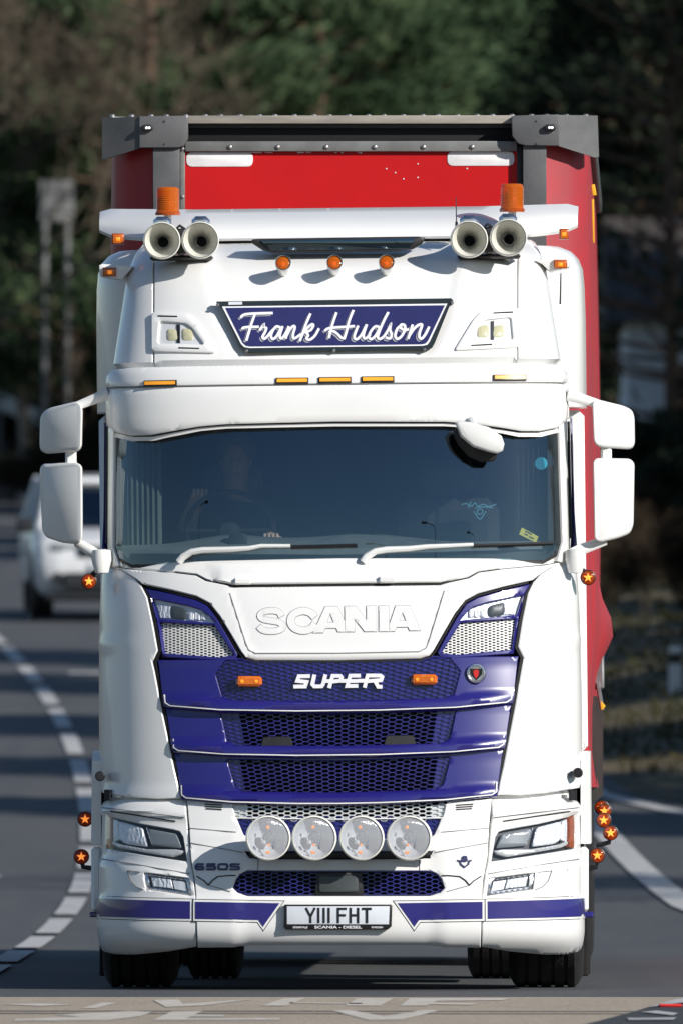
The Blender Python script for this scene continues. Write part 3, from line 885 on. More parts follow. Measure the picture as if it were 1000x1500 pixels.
# ---- roof
def roof_off(u, py):
    a = np.abs(u)
    e = np.interp(py, [380, 470, 524], [195, 178, 150])
    k = np.clip((e - a) / 26, 0, 1); k = k * k * (3 - 2 * k)
    v = np.clip((526 - py) / 10, 0, 1)
    return -.020 * k * v - .05 * np.clip((py - 529) / 6, 0, 1)
rf = sym([(0, 348.5), (200, 348.5), (250, 349), (266, 350), (266, 544), (0, 544)])
roof = panel('roof_front', rf, ROOF, W, truck, off=roof_off, thick=.03, step=7.5, bev=1.4, xf=roll)
for s in (1, -1):
    panel('roof_corner', mir([(268, 350), (268, 544), (326, 544), (420, 544), (420, 374), (330, 360), (290, 351)], s), ROOF, W, truck, off=lambda u, py: -.05 * np.clip((py - 529) / 6, 0, 1), thick=.03, step=6, bev=1.4, xf=roll)
    panel('roof_side', mir([(422, 395), (840, 372), (840, 640), (422, 640)], s), ROOF, W, truck, off=-.004, thick=.03, step=40, bev=1, xf=roll)
    # roof lamps
    fr = [(268, 455), (214, 458), (201, 472), (174, 516), (268, 512)]
    ln = [(256, 468), (218, 472), (208, 480), (191, 504), (259, 501)]
    lp = panel('roof_lamp', mir(rpoly(fr, 5), s), ROOF, W, truck, off=.016, thick=.03, holes=[mir(rpoly(ln, 4), s)], step=9, bev=1.4, xf=roll)
    panel('lamp_bowl', mir(inset(ln, -2), s), ROOF, 'fluted_reflector', lp, off=-.004, thick=0, step=9, bev=0, xf=roll)
    for q in (246, 224):
        panel('projector', mir(rpoly([(q, 478), (q - 15, 480), (q - 17, 496), (q, 496)], 5), s), ROOF, 'lens_cream', lp, off=.006, thick=.008, step=6, bev=1.5, xf=roll)
    panel('projector', mir(rpoly([(232, 472), (227, 473), (227, 500), (232, 500)], 1), s), ROOF, 'black_plastic', lp, off=.005, thick=.008, step=6, bev=.5, xf=roll)
    panel('lens', mir(inset(rpoly(ln, 4), -.5), s), ROOF, 'clear_lens', lp, off=.013, thick=0, step=9, bev=0, xf=roll)
    for a in ([(258, 460.5), (230, 462), (230, 463.8), (258, 462.6)], [(228, 507.5), (198, 509), (198, 510.8), (228, 509.5)]):
        panel('slot', mir(a, s), ROOF, 'dark_gap', lp, off=.0175, thick=.002, step=9, bev=0, xf=roll)
# roof deck behind the front edge
mb = MB()
za = zp(349, 1.12)
mb.add([(-.83, 1.13, za - .006), (.83, 1.13, za - .006), (1.10, 2.25, za - .05), (-1.10, 2.25, za - .05), (1.12, 2.25, za - .12), (-1.12, 2.25, za - .12)], [(0, 1, 2, 3)])
mb.build('roof_deck', W, truck, 0, xf=roll)
mb = MB(); mb.box((-1.17, 2.20, .95), (1.17, 2.24, za - .06)); mb.build('cab_back', W, truck, 0, xf=roll)
mb = MB(); mb.box((-1.16, .55, .93), (1.16, 2.18, 1.0)); mb.build('cab_floor', 'cab_dark', truck, 0, xf=roll)

# dark roof hatch visor
hv = [CP(369, 350, 0), CP(620, 346, 0)]
slab('roof_hatch', [(378, 350.5), (612, 347), (622, 349), (617, 358), (604, 365), (580, 368), (400, 371), (384, 366), (369, 356), (370, 351)], .72, .86, 'black_plastic', truck, 2.5, CP, roll)
slab('hatch_pane', [(382, 352.5), (608, 349.5), (600, 364), (398, 367)], .708, .72, 'hatch_glass', truck, .6, CP, roll)

# three bullet lamps on the roof brow
for px, py in ((415, 386.5), (490, 386), (566, 385.5)):
    q = roll(CP(px, py, .52))
    mb = MB(); mb.lathe([(.041, .0), (.042, .012), (.040, .02), (.035, .012)], seg=24); mb.lathe([(.0405, .01), (.039, -.03), (.032, -.09), (.026, -.20)], seg=24)
    o = mb.build('bullet_lamp', W, truck, loc=q)
    o.rotation_euler = (R(-16), 0, 0)
    mb = MB(); mb.lathe([(.038, .006), (.039, .019), (.035, .021), (.0345, .009)], seg=24); mb.build('bezel', 'chassis', o)
    mb = MB(); mb.lathe([(.0350, .014), (.028, .018), (.014, .0205), (0, .021)], seg=24); mb.build('lens', 'amber_glass', o)
    mb = MB(); mb.lathe([(.0355, .004), (.02, -.012), (.0, -.014)], seg=20); mb.build('lamp_bowl', 'amber_dark', o)
    mb = MB(); mb.lathe([(.0, .0075), (.010, .005), (.010, -.012)], seg=10); mb.build('bulb', 'bulb_amber', o)

# roof spoiler: a thin sheet rising to the rear with drooping ends
mb = MB(); NS = 46; sec = 7
us = np.linspace(-1, 1, NS)
rows = []
for k, t in enumerate(us):
    a = abs(t); e = max(0, (a - .60) / .40)
    ux = 350 * t
    pb = 347.5 - 11 * e ** 3; pt = 304.5 - 2.5 * e
    if a > .96: pb -= (a - .96) * 90; pt += (a - .96) * 110
    db = 1.30 + .42 * e ** 1.4; dt = 1.68 + .30 * e ** 1.3
    row = []
    for j in range(sec):
        v = j / (sec - 1)
        bulge = math.sin(v * math.pi) * .06
        row.append(T(ux, pb + (pt - pb) * (v ** .85), db + (dt - db) * v - bulge))
    rows.append(row)
vs = []; fs = []
for row in rows:
    vs += row
    vs += [(p[0], p[1] + .02, p[2] - .014) for p in row]
st = sec * 2
for k in range(NS - 1):
    for j in range(sec - 1):
        o = k * st + j
        fs.append((o, o + st, o + st + 1, o + 1)); fs.append((o + sec, o + sec + 1, o + st + sec + 1, o + st + sec))
    o = k * st; fs.append((o, o + sec, o + st + sec, o + st)); o = k * st + sec - 1; fs.append((o, o + st, o + st + sec, o + sec))
for k in (0, NS - 1):
    o = k * st
    for j in range(sec - 1): fs.append((o + j, o + j + 1, o + j + 1 + sec, o + j + sec))
spoiler = link('roof_spoiler', vs, fs, W, truck, 50, roll)

# side air deflectors behind the roof, with wedge pods and amber lamps
for s in (1, -1):
    mb = MB(); prof = [(.86, -.10), (1.02, -.10), (1.13, -.06), (1.195, .03), (1.24, .18), (1.255, .40), (1.262, .62), (1.240, .62), (.86, .62)]
    n = len(prof)
    hs = [(600, 0), (560, 0), (470, 0), (420, .005), (395, .015), (380, .04), (370, .08), (364, .14)]
    vs = []; fs = []
    for py, cut in hs:
        zz = zp(py, 1.7)
        for x, dd in prof: vs.append((s * (x - cut * .8), 1.56 + dd + cut * .4, zz))
    for i in range(len(hs) - 1):
        for k in range(n):
            k2 = (k + 1) % n; fs.append((i*n + k, i*n + k2, (i+1)*n + k2, (i+1)*n + k))
    fs.append(tuple(range(n))); fs.append(tuple((len(hs)-1)*n + k for k in reversed(range(n))))
    link('side_deflector', vs, fs, W, truck, 60, roll)
    zc = zp(900, 1.9)
    mb = MB(); mb.bbox((s*1.185 - .065, 2.0, zp(1105, 1.9)), (s*1.185 + .065, 2.25, zp(604, 1.9)), .03); mb.build('side_deflector', W, truck, xf=roll)
wedge_l = [(147, 390), (152, 388), (197, 392), (190, 400), (183, 408), (180, 411), (148, 405)]
wedge_r = [(783, 384), (828, 379), (834, 382), (833, 393), (806, 400), (801, 396), (794, 389)]
slab('lamp_wedge', wedge_l, .92, 1.35, W, truck, 1.5, CP, roll)
slab('lamp_wedge', wedge_r, .92, 1.35, W, truck, 1.5, CP, roll)
for (x0, y0, x1, y1, d) in ((151, 392, 170.5, 405, .90), (810.5, 381, 830, 394, .90), (164, 342, 182, 358, 1.08), (818.5, 335.5, 832, 351, 1.08)):
    o = slab('corner_marker_lamp', [(x0, y0), (x1, y0), (x1, y1), (x0, y1)], d, d + .06, 'amber_dark', truck, 1.4, CP, roll)
    slab('lens', [(x0 + 1.6, y0 + 1.6), (x1 - 1.6, y0 + 1.6), (x1 - 1.6, y1 - 1.6), (x0 + 1.6, y1 - 1.6)], d - .006, d + .01, 'amber_lens', o, .8, CP, roll)
    slab('bulb', [((x0+x1)/2 - 3, (y0+y1)/2 - 2.6), ((x0+x1)/2 + 3, (y0+y1)/2 - 2.6), ((x0+x1)/2 + 3, (y0+y1)/2 + 2.6), ((x0+x1)/2 - 3, (y0+y1)/2 + 2.6)], d - .009, d - .003, 'bulb_amber', o, 1, CP, roll)

# air horns
for px, py in ((237, 352.5), (293.5, 352), (686.5, 351), (744, 348.5)):
    q = roll(CP(px, py, .55))
    mb = MB()
    mb.lathe([(.091, .012), (.0955, .006), (.0955, -.004), (.090, -.016), (.080, -.05), (.063, -.11), (.050, -.17), (.044, -.24), (.044, -.50)], seg=36)
    mb.lathe([(.091, .012), (.0865, .004), (.076, -.035), (.060, -.095), (.042, -.165), (.030, -.24), (.026, -.30)], seg=36)
    hn = mb.build('air_horn', 'horn_cream', truck, 30, loc=q)
    mb = MB(); mb.lathe([(.0885, .0105), (.0872, .0135), (.0855, .0075)], seg=36); mb.build('bell_ring', 'letter_shadow', hn)
    mb = MB(); mb.lathe([(.0275, -.27), (.0, -.272)], seg=20); mb.build('throat', 'dark_gap', hn)
    mb = MB(); mb.bbox((-.05, .22, .075), (.042, .42, .13), .02); mb.build('diaphragm_box', 'chrome', hn)
for px, py in ((265, 352), (715, 350)):
    mb = MB(); c = CP(px, py, .66)
    mb.bbox((c[0] - .022, c[1], c[2] - .075), (c[0] + .022, c[1] + .10, c[2] + .06), .01)
    mb.tube([(c[0] - .03, c[1] + .02, c[2] + .05), (c[0] - .005, c[1] - .01, c[2] + .075), (c[0] + .03, c[1] + .03, c[2] + .05)], .008, 6)
    mb.bbox((c[0] - .16, c[1] + .05, c[2] - .10), (c[0] + .16, c[1] + .16, c[2] - .075), .01)
    mb.build('horn_bracket', 'black_plastic', truck, xf=roll)

# rotating beacons
for px, py in ((246, 315.5), (749.5, 311)):
    q = roll(CP(px, py, 1.30))
    mb = MB(); mb.lathe([(.064, .0), (.066, .012), (.060, .02)], axis=(0, 0, 1), seg=30, closed=True); bc = mb.build('rotating_beacon', 'amber_dark', truck, loc=q)
    pr = [(.058, .015)]; h = .02
    while h < .128:
        pr += [(.060, h), (.0575, h + .005)]; h += .0095
    pr += [(.058, .132), (.053, .141), (.044, .145), (.0, .146)]
    mb = MB(); mb.lathe(pr, axis=(0, 0, 1), seg=32); mb.build('dome', 'amber_glass', bc, 20)
    mb = MB(); mb.lathe([(.03, .02), (.032, .06), (.026, .085), (.012, .10), (0, .10)], axis=(0, 0, 1), seg=16); mb.bbox((-.036, -.01, .05), (.02, .03, .11), .01); mb.build('rotor', 'amber_dark', bc)
    mb = MB(); mb.tube([(0, .02, -.06), (0, .02, .005)], .02, 8); mb.build('stem', W, bc)

# whip aerials
mb = MB(); a = CP(668, 335, .8); mb.tube([a, (a[0], a[1], a[2] + .16)], [.004, .0025], 5); mb.tube([(a[0], a[1], a[2] - .02), (a[0], a[1], a[2] + .035)], .007, 6); mb.build('aerial', 'plate_black', truck, xf=roll)
mb = MB(); a = CP(820, 446, 1.2); mb.tube([a, (a[0] + .005, a[1], a[2] + .16)], [.006, .004], 5); mb.build('aerial', 'plate_black', truck, xf=roll)

# ---- name board on the roof
SGD0, SGD1 = .352, .468
def SG(px, py, h):
    d = SGD0 + (SGD1 - SGD0) * (514 - py) / 76
    p = CP(px, py, d)
    return (p[0], p[1] - h, p[2])
def flat_poly(name, poly, h, thick, material, parent, mapf=SG):
    n = len(poly)
    vs = [mapf(x, y, h) for x, y in poly] + [mapf(x, y, h - thick) for x, y in poly]
    fs = [tuple(range(n)), tuple(range(2*n - 1, n - 1, -1))] + [(i, n + i, n + (i + 1) % n, (i + 1) % n) for i in range(n)]
    return link(name, vs, fs, material, parent, 30, roll)
board = flat_poly('name_board', [(317, 441.5), (660, 437), (663, 440), (662, 446), (658, 448), (636, 503), (632, 510), (624, 512.5), (366, 516), (357, 514), (350, 507), (326, 452), (318, 447)], 0, .022, 'sign_frame', truck)
flat_poly('sign_border', [(325.5, 449), (654.5, 444.8), (629, 500), (625.5, 505), (619, 506.6), (366, 509.8), (358, 508.5), (353, 503.5)], .003, .003, 'sign_white', board)
flat_poly('sign_field', [(330.5, 451), (651, 447.3), (626.5, 499), (623, 503), (617.5, 504.3), (367, 507.4), (360.5, 506.2), (355.8, 501.8)], .006, .004, 'sign_blue', board)
flat_poly('sign_sticker', [(335, 442.2), (355, 441.9), (355, 446.2), (335, 446.5)], .003, .002, 'plate_white', board)
for x, y in ((319, 446.5), (661.5, 443.5), (361, 514), (621, 512), (489, 513.5)):
    mb = MB(); p = SG(x, y, .006); mb.lathe([(.009, -.05), (.009, 0), (.006, .003), (0, .003)], p, seg=10); mb.build('bolt', 'steel', board, xf=roll)
FR = [[(238, 197), (252, 180), (275, 170), (330, 164), (420, 161), (497, 159)], [(352, 172), (322, 255), (300, 330), (284, 382)], [(250, 290), (262, 278), (300, 273), (384, 271)],
      [(392, 300), (424, 254), (424, 268), (434, 276), (446, 284), (434, 318), (416, 352), (428, 368), (452, 352), (480, 318), (500, 296)],
      [(560, 278), (530, 268), (500, 300), (484, 346), (500, 370), (532, 346), (562, 288)], [(578, 268), (556, 340), (566, 366), (590, 346), (622, 290)],
      [(628, 268), (618, 310), (604, 366)], [(608, 350), (636, 296), (664, 266), (678, 276), (664, 330), (666, 364), (690, 358), (728, 330)],
      [(805, 165), (772, 240), (736, 340), (718, 386)], [(730, 345), (772, 288), (815, 252), (828, 262), (806, 298), (766, 314)], [(766, 314), (786, 340), (772, 366), (800, 376), (840, 345), (874, 286)]]
HU = [[(68, 148), (36, 240), (10, 342)], [(196, 130), (166, 205), (144, 290), (126, 348)], [(-22, 288), (4, 270), (60, 262), (130, 258), (204, 252)], [(10, 300), (40, 290), (76, 312), (104, 340), (130, 346)],
      [(232, 250), (206, 318), (206, 346), (228, 350), (262, 312), (296, 244)], [(298, 240), (274, 320), (282, 346), (304, 338), (326, 316)],
      [(398, 262), (366, 254), (332, 290), (316, 334), (336, 352), (372, 318), (402, 258)], [(464, 146), (430, 212), (396, 292), (384, 338), (402, 350), (432, 330), (458, 290)],
      [(452, 300), (474, 262), (484, 236), (478, 276), (490, 318), (478, 346), (446, 340)],
      [(566, 246), (534, 272), (518, 324), (534, 350), (566, 330), (592, 280), (590, 246), (566, 240), (556, 262), (590, 282), (620, 276)],
      [(652, 242), (636, 292), (618, 348)], [(624, 330), (660, 276), (700, 242), (724, 244), (706, 300), (704, 336), (722, 348), (752, 312), (778, 258)]]
script = [[(310 + x / 5.556, 430 + y / 5.556) for x, y in p] for p in FR] + [[(480 + x / 5.263, 430 + y / 5.263) for x, y in p] for p in HU]
strokes('script_shadow', [[(x - 2.7, y + 2.4) for x, y in p] for p in script], 3.6, SG, .006, .0065, 'sign_silver', board, True, roll)
strokes('script_gap', [[(x - .4, y + .4) for x, y in p] for p in script], 5.0, SG, .0088, .0092, 'sign_blue', board, True, roll)
strokes('script_letter', script, 3.8, SG, .0114, .0118, 'sign_white', board, True, roll, capext=.5)

# ---- mirrors
mir_l_up = [(58, 612), (62, 603), (72, 597), (113, 588), (119, 592), (121, 600), (120, 654), (115, 661), (66, 664), (58, 659), (57, 650)]
mir_l_lo = [(58, 684), (63, 678.5), (114, 677.5), (120.5, 683), (121, 790), (115, 797), (92, 795), (67, 787), (61, 777), (57, 700)]
mir_r_up = [(867, 590), (872, 585), (912, 594), (925, 600), (928.5, 611), (929, 650), (924, 657.5), (877, 655.5), (869, 648)]
mir_r_lo = [(868, 676), (873, 671.5), (922, 671.5), (928.5, 678), (927, 768), (922, 781), (905, 788), (878, 795), (870, 790)]
for s, up, lo in ((-1, mir_l_up, mir_l_lo), (1, mir_r_up, mir_r_lo)):
    for k, pl in enumerate((up, lo)):
        swp = (121 if s < 0 else 868, .80)
        mh = slab('mirror_housing', rpoly(pl, 5, 2), .53, .70, 'white_plastic', truck, 5.0, CP, roll, sweep=swp)
        slab('mirror_glass', inset(rpoly(pl, 5, 2), 5), .696, .704, 'chrome', mh, .8, CP, roll, sweep=swp)
    cx_ = 104 if s < 0 else 887
    mb = MB(); a = CP(cx_, 655, .66); b = CP(cx_, 684, .66); mb.bbox((a[0] - .028, a[1] - .04, b[2]), (a[0] + .028, a[1] + .04, a[2]), .012); mb.build('mirror_neck', 'white_plastic', truck, xf=roll)
    mb = MB()
    if s < 0: P_ = [CP(160, 576, .62), CP(140, 584, .64), CP(104, 598, .66)]; Q_ = [CP(152, 822, .60), CP(138, 810, .62), CP(112, 794, .66)]
    else: P_ = [CP(830, 578, .62), CP(850, 584, .64), CP(886, 595, .66)]; Q_ = [CP(838, 812, .60), CP(850, 805, .62), CP(886, 792, .66)]
    mb.tube(P_, [.022, .018, .014], 10, flat=1.5); mb.build('mirror_arm', 'white_plastic', truck, xf=roll)
    mb = MB(); mb.tube(Q_, [.022, .020, .016], 10, flat=1.5); mb.build('mirror_arm', 'white_plastic', truck, xf=roll)
    mb = MB(); c = CP(149 if s < 0 else 842, 826, .55); mb.lathe([(.020, .075), (.048, .07), (.052, .02), (.035, -.045), (.0, -.05)], c, axis=(0, 0, 1), seg=18); mb.build('mirror_mount', 'white_plastic', truck, xf=roll)
fm = [(666, 620), (671, 616), (692, 619.5), (715, 626), (734, 639), (738, 650), (736, 660), (728, 665), (715, 662.5), (692, 655), (674, 640)]
fmh = slab('front_mirror', fm, .12, .24, 'white_plastic', truck, 4.5, CP, roll)
fmd = [(664, 630), (669, 626), (700, 640), (726, 655), (728, 668), (722, 676), (704, 677), (686, 669), (671, 653), (664, 640)]
slab('mirror_glass', fmd, .235, .275, 'black_plastic', fmh, 3, CP, roll)
mb = MB(); mb.tube([CP(690, 614, .28), CP(694, 624, .20)], .018, 8); mb.build('mirror_stalk', 'white_plastic', fmh, xf=roll)

# ---- wipers
wm = cab_map(WS)
for arm, blade in (([(266, 824), (272, 816), (284, 809), (300, 806.5), (340, 805.5), (366, 804), (384, 800.5), (426, 800.5)], [(426, 802), (470, 801), (523, 799.5)]),
                   ([(531, 824), (537, 816), (550, 808.5), (566, 806), (600, 804.5), (626, 801.5), (660, 800), (690, 798.5)], [(690, 800), (740, 798.5), (802, 796)])):
    n = len(arm); r_ = [.020, .019, .017, .016, .014, .012, .010, .009]
    mb = MB(); mb.tube([wm(x, y, .045) for x, y in arm], r_, 8); wp = mb.build('wiper', 'white_plastic', truck, xf=roll)
    mb = MB(); mb.tube([wm(x, y, .030) for x, y in blade], .011, 6); mb.build('blade', 'plate_black', wp, xf=roll)

# ---- cab interior seen through the glass
mb = MB()
da = [T(-300, 792, .40), T(300, 792, .40)]
zd = zp(795, .5)
vs = []; fs = []; K = 30
for i in range(K + 1):
    t = -1 + 2 * i / K; x = 1.10 * t
    hump = .035 * math.exp(-((x + .53) / .25) ** 2) + .10 * np.clip(1 - abs(x - .1) / .5, 0, 1) * .4
    vs += [(x, .36 + .22 * abs(t) ** 3, zd - .20), (x, .40 + .22 * abs(t) ** 3, zd - .03), (x, .60, zd + hump), (x, .82, zd + hump * 1.5), (x, .98, zd - .06), (x, 1.0, zd - .45)]
for i in range(K):
    for j in range(5): o = i * 6 + j; fs.append((o, o + 6, o + 7, o + 1))
link('dashboard', vs, fs, 'cab_trim', truck, 50, roll)
mb = MB(); mb.box((-1.14, 1.95, 1.0), (1.14, 1.98, 3.4)); mb.build('rear_trim', 'cab_dark', truck, 0, xf=roll)
mb = MB(); mb.box((-1.12, .62, 2.88), (1.12, 1.96, 2.92)); mb.build('headlining', 'cab_dark', truck, 0, xf=roll)
for s in (1, -1):
    mb = MB(); x0 = s * .55
    mb.bbox((x0 - .27, 1.15, 1.75), (x0 + .27, 1.62, 1.92), .05); st_ = mb.build('seat', 'cab_trim', truck, xf=roll)
    mb = MB(); mb.bbox((x0 - .26, 1.58, 1.9), (x0 + .26, 1.74, 2.5), .06); mb.bbox((x0 - .15, 1.6, 2.52), (x0 + .15, 1.72, 2.70), .05); mb.build('backrest', 'cab_trim', st_, xf=roll)
    # gathered curtains beside the pillars
    vs = []; fs = []; K = 26
    for i in range(K + 1):
        t = i / K; x = s * (1.065 - .17 * t); y = .62 + .10 * t + .018 * math.sin(t * 40)
        vs += [(x, y, 1.70), (x, y, 2.86)]
    for i in range(K): fs.append((2*i, 2*i + 2, 2*i + 3, 2*i + 1))
    link('cab_curtain', vs, fs, 'curtain_grey', truck, 80, roll)
swc = unroll((-.57, .95, zp(778, .95)))
mb = MB(); ring = [(swc[0] + .225 * math.cos(a), swc[1] - .09 * math.sin(a), swc[2] + .20 * math.sin(a)) for a in np.linspace(0, 2 * math.pi, 33)]
mb.tube(ring, .014, 7, cap=False)
mb.lathe([(.06, 0), (.05, .03), (0, .035)], swc, seg=14)
for a in (R(0), R(180), R(270)): mb.tube([swc, (swc[0] + .22 * math.cos(a), swc[1] - .08 * math.sin(a), swc[2] + .195 * math.sin(a))], .013, 6)
mb.build('steering_wheel', 'black_plastic', truck, xf=roll)
slab('dash_box', rpoly([(336, 781), (361, 781), (363, 803), (334, 803)], 5), .50, .56, 'black_plastic', truck, 1.5, CP, roll)
# stickers in the screen
yl = flat_poly('screen_sticker', [(765, 772), (790, 785), (786, 794), (761, 782)], 0, .002, 'sticker_yellow', truck, lambda x, y, h: wm(x, y, -.012 + h))
strokes('sticker_print', [[(769, 781), (774, 783.5)], [(776, 785), (783, 788.5)], [(770, 777), (780, 782)]], 1.6, lambda x, y, h: wm(x, y, -.012 + h), .0005, .0015, 'sticker_ink', yl, xf=roll)
mb = MB(); c = CP(792, 679, .50); mb.lathe([(.0, 0), (.032, .001), (.032, -.004), (0, -.004)], c, seg=22); mb.build('window_disc', 'sticker_cyan', truck, xf=roll)
lg = [[(676, 739), (683, 737), (690, 741), (696, 736), (700, 741), (708, 738), (716, 741), (727, 738)], [(690, 734), (686, 743)], [(696, 744), (706, 742), (722, 743)],
      [(694, 748), (697, 753), (703, 760), (709, 753), (712, 748)], [(699, 747), (703, 745), (707, 747), (706, 752), (700, 752), (699, 747)]]
strokes('screen_logo', lg, 1.5, lambda x, y, h: wm(x, y, -.012 + h), 0, .001, 'sticker_blue', truck, True, roll)

# ---- bumper
bc_poly = sym([(0, 1184), (153, 1181), (160, 1174), (223, 1170), (219, 1215), (216, 1258), (210, 1290), (208, 1318), (206, 1374), (206, 1384), (120, 1383), (0, 1383)])
grl = sym([(0, 1276), (134, 1276), (145, 1281), (150, 1288), (155, 1301), (148, 1308), (133, 1311.5), (0, 1311.5)])
msh = sym([(0, 1182.5), (148, 1179), (156, 1179), (152, 1197), (0, 1199)])
sub = sym([(0, 1200.5), (150, 1198.5), (140, 1222), (133, 1228), (0, 1230)])
slot = sym([(0, 1249), (120, 1249), (138, 1246.5), (133, 1255), (120, 1258.5), (0, 1259)])
def bum_off(u, py):
    a = np.abs(u)
    k = np.clip((py - (1236 + .10 * (a - 140))) / 3, 0, 1) * np.clip((a - 135) / 6, 0, 1)       # pressed steps beside the lamps
    k2 = np.clip((py - (1214 + .06 * (a - 140))) / 3, 0, 1) * np.clip((a - 146) / 6, 0, 1)
    low = np.clip((py - 1313) / 6, 0, 1)
    return .006 * k + .006 * k2 + .010 * low - .0
bumper = panel('bumper_centre', bc_poly, BUM, W, truck, off=bum_off, thick=.06, holes=[grl, msh, sub, slot], step=7, bev=1.2, bevd=.004)
panel('bumper_void', sym([(0, 1172), (222, 1172), (206, 1376), (0, 1376)]), BUM, 'dark_gap', truck, off=-.09, thick=0, step=26, bev=0)
hm = honeycomb('bumper_mesh', msh, BUM, 'chrome_mesh', truck, cx=9.4, cy=5.9, bar=1.0, off=-.012, depth=.02, grow=2.5)
for s in (1, -1):
    panel('blank_cell_panel', mir([(134, 1179), (158, 1177), (154, 1199), (134, 1199)], s), BUM, 'chrome_mesh', hm, off=-.02, thick=.02, step=20, bev=0)
hb = honeycomb('bumper_mesh', sub, BUM, 'blue_mesh', truck, off=-.014, depth=.012, grow=2.5)
panel('honeycomb_backing', inset(sub, -4), BUM, 'blue_mesh', hb, off=-.024, thick=0, step=20, bev=0)
hg = honeycomb('lower_grille', grl, BUM, 'blue_mesh', truck, cx=9.4, cy=6.0, off=-.008, depth=.022, grow=2.5)
panel('grille_lip', inset(grl, -1.2), BUM, 'navy_letter', hg, off=.003, thick=.04, holes=[inset(grl, 1.8)], step=12, bev=.5)
rb = slab('radar_cover', [(464, 1278), (530, 1278), (533, 1311), (461, 1311)], -.012, .06, 'black_plastic', truck, 2.0)
slab('radar_face', rpoly([(468, 1283), (524, 1283), (525, 1307), (467, 1307)], 4), -.020, .0, 'grey_plastic', rb, 1.2)
# shut lines and slats
def b_line(name, path, w, material='dark_gap', h=.004, sf=BUM, parent=truck):
    pl2 = []
    for i in range(len(path) - 1):
        a, b = path[i], path[i + 1]; k = max(1, int(math.hypot(b[0]-a[0], b[1]-a[1]) / 10))
        pl2 += [(a[0] + (b[0]-a[0]) * j / k, a[1] + (b[1]-a[1]) * j / k) for j in range(k)]
    pl2.append(path[-1])
    def mf(x, y, hh):
        return sf.at(x, y, hh + .002 + float(bum_off(np.array([x]), np.array([y]))[0]))
    return strokes(name, [pl2], w, mf, -.002, h, material, parent)
for s in (1, -1):
    b_line('shut_line', mir([(207, 1284), (196, 1291), (190, 1297), (184, 1290), (176, 1284.5), (160, 1283), (150, 1283)], s), 1.6, parent=bumper, h=.0025)
    b_line('shut_line', mir([(190, 1297), (158, 1306)], s), 1.0, 'letter_shadow', parent=bumper, h=.0025)
    b_line('shut_line', mir([(219, 1213), (150, 1219)], s), .8, 'letter_shadow', parent=bumper, h=.0015)
    b_line('shut_line', mir([(217, 1235), (140, 1249)], s), 1.2, 'letter_shadow', parent=bumper, h=.0015)
    b_line('shut_line', mir([(118, 1259), (118, 1275)], s), .9, 'letter_shadow', parent=bumper, h=.0015)
    for k in range(3):
        b_line('vent_slit', mir([(196 - k, 1178 + k * 3.2), (171, 1179.5 + k * 3.2)], s), 1.4, parent=bumper, h=.003)

# bumper corners with headlamps, fog lamps
hl = [(345, 1193), (337, 1197), (292, 1207), (243, 1215.5), (234, 1218), (229, 1226), (223, 1262), (276, 1254.5), (345, 1244)]
fog = [(286, 1278.5), (219, 1287), (215.5, 1312.5), (283, 1303)]
cor = [(226, 1160), (270, 1162), (320, 1160), (352, 1153), (400, 1150), (430, 1150), (430, 1384), (400, 1388), (352, 1392), (330, 1396), (300, 1396), (250, 1391), (208.5, 1384), (208.5, 1318), (212, 1292), (218.5, 1260), (222, 1215)]
def cor_off(u, py):
    a = np.abs(u)
    ybrow = 1180 + (352 - a) * .06            # bright ledge above the lamp
    led = .016 * np.exp(-((py - ybrow - 6) / 6.0) ** 2)
    ln = 1258.5 + (346 - a) * .17
    step_ = .012 * np.clip((py - ln) / 4, 0, 1)
    low = .008 * np.clip((py - 1313) / 6, 0, 1)
    return -.004 + led + step_ + low - .045 * np.clip((1176 - py) / 8, 0, 1)
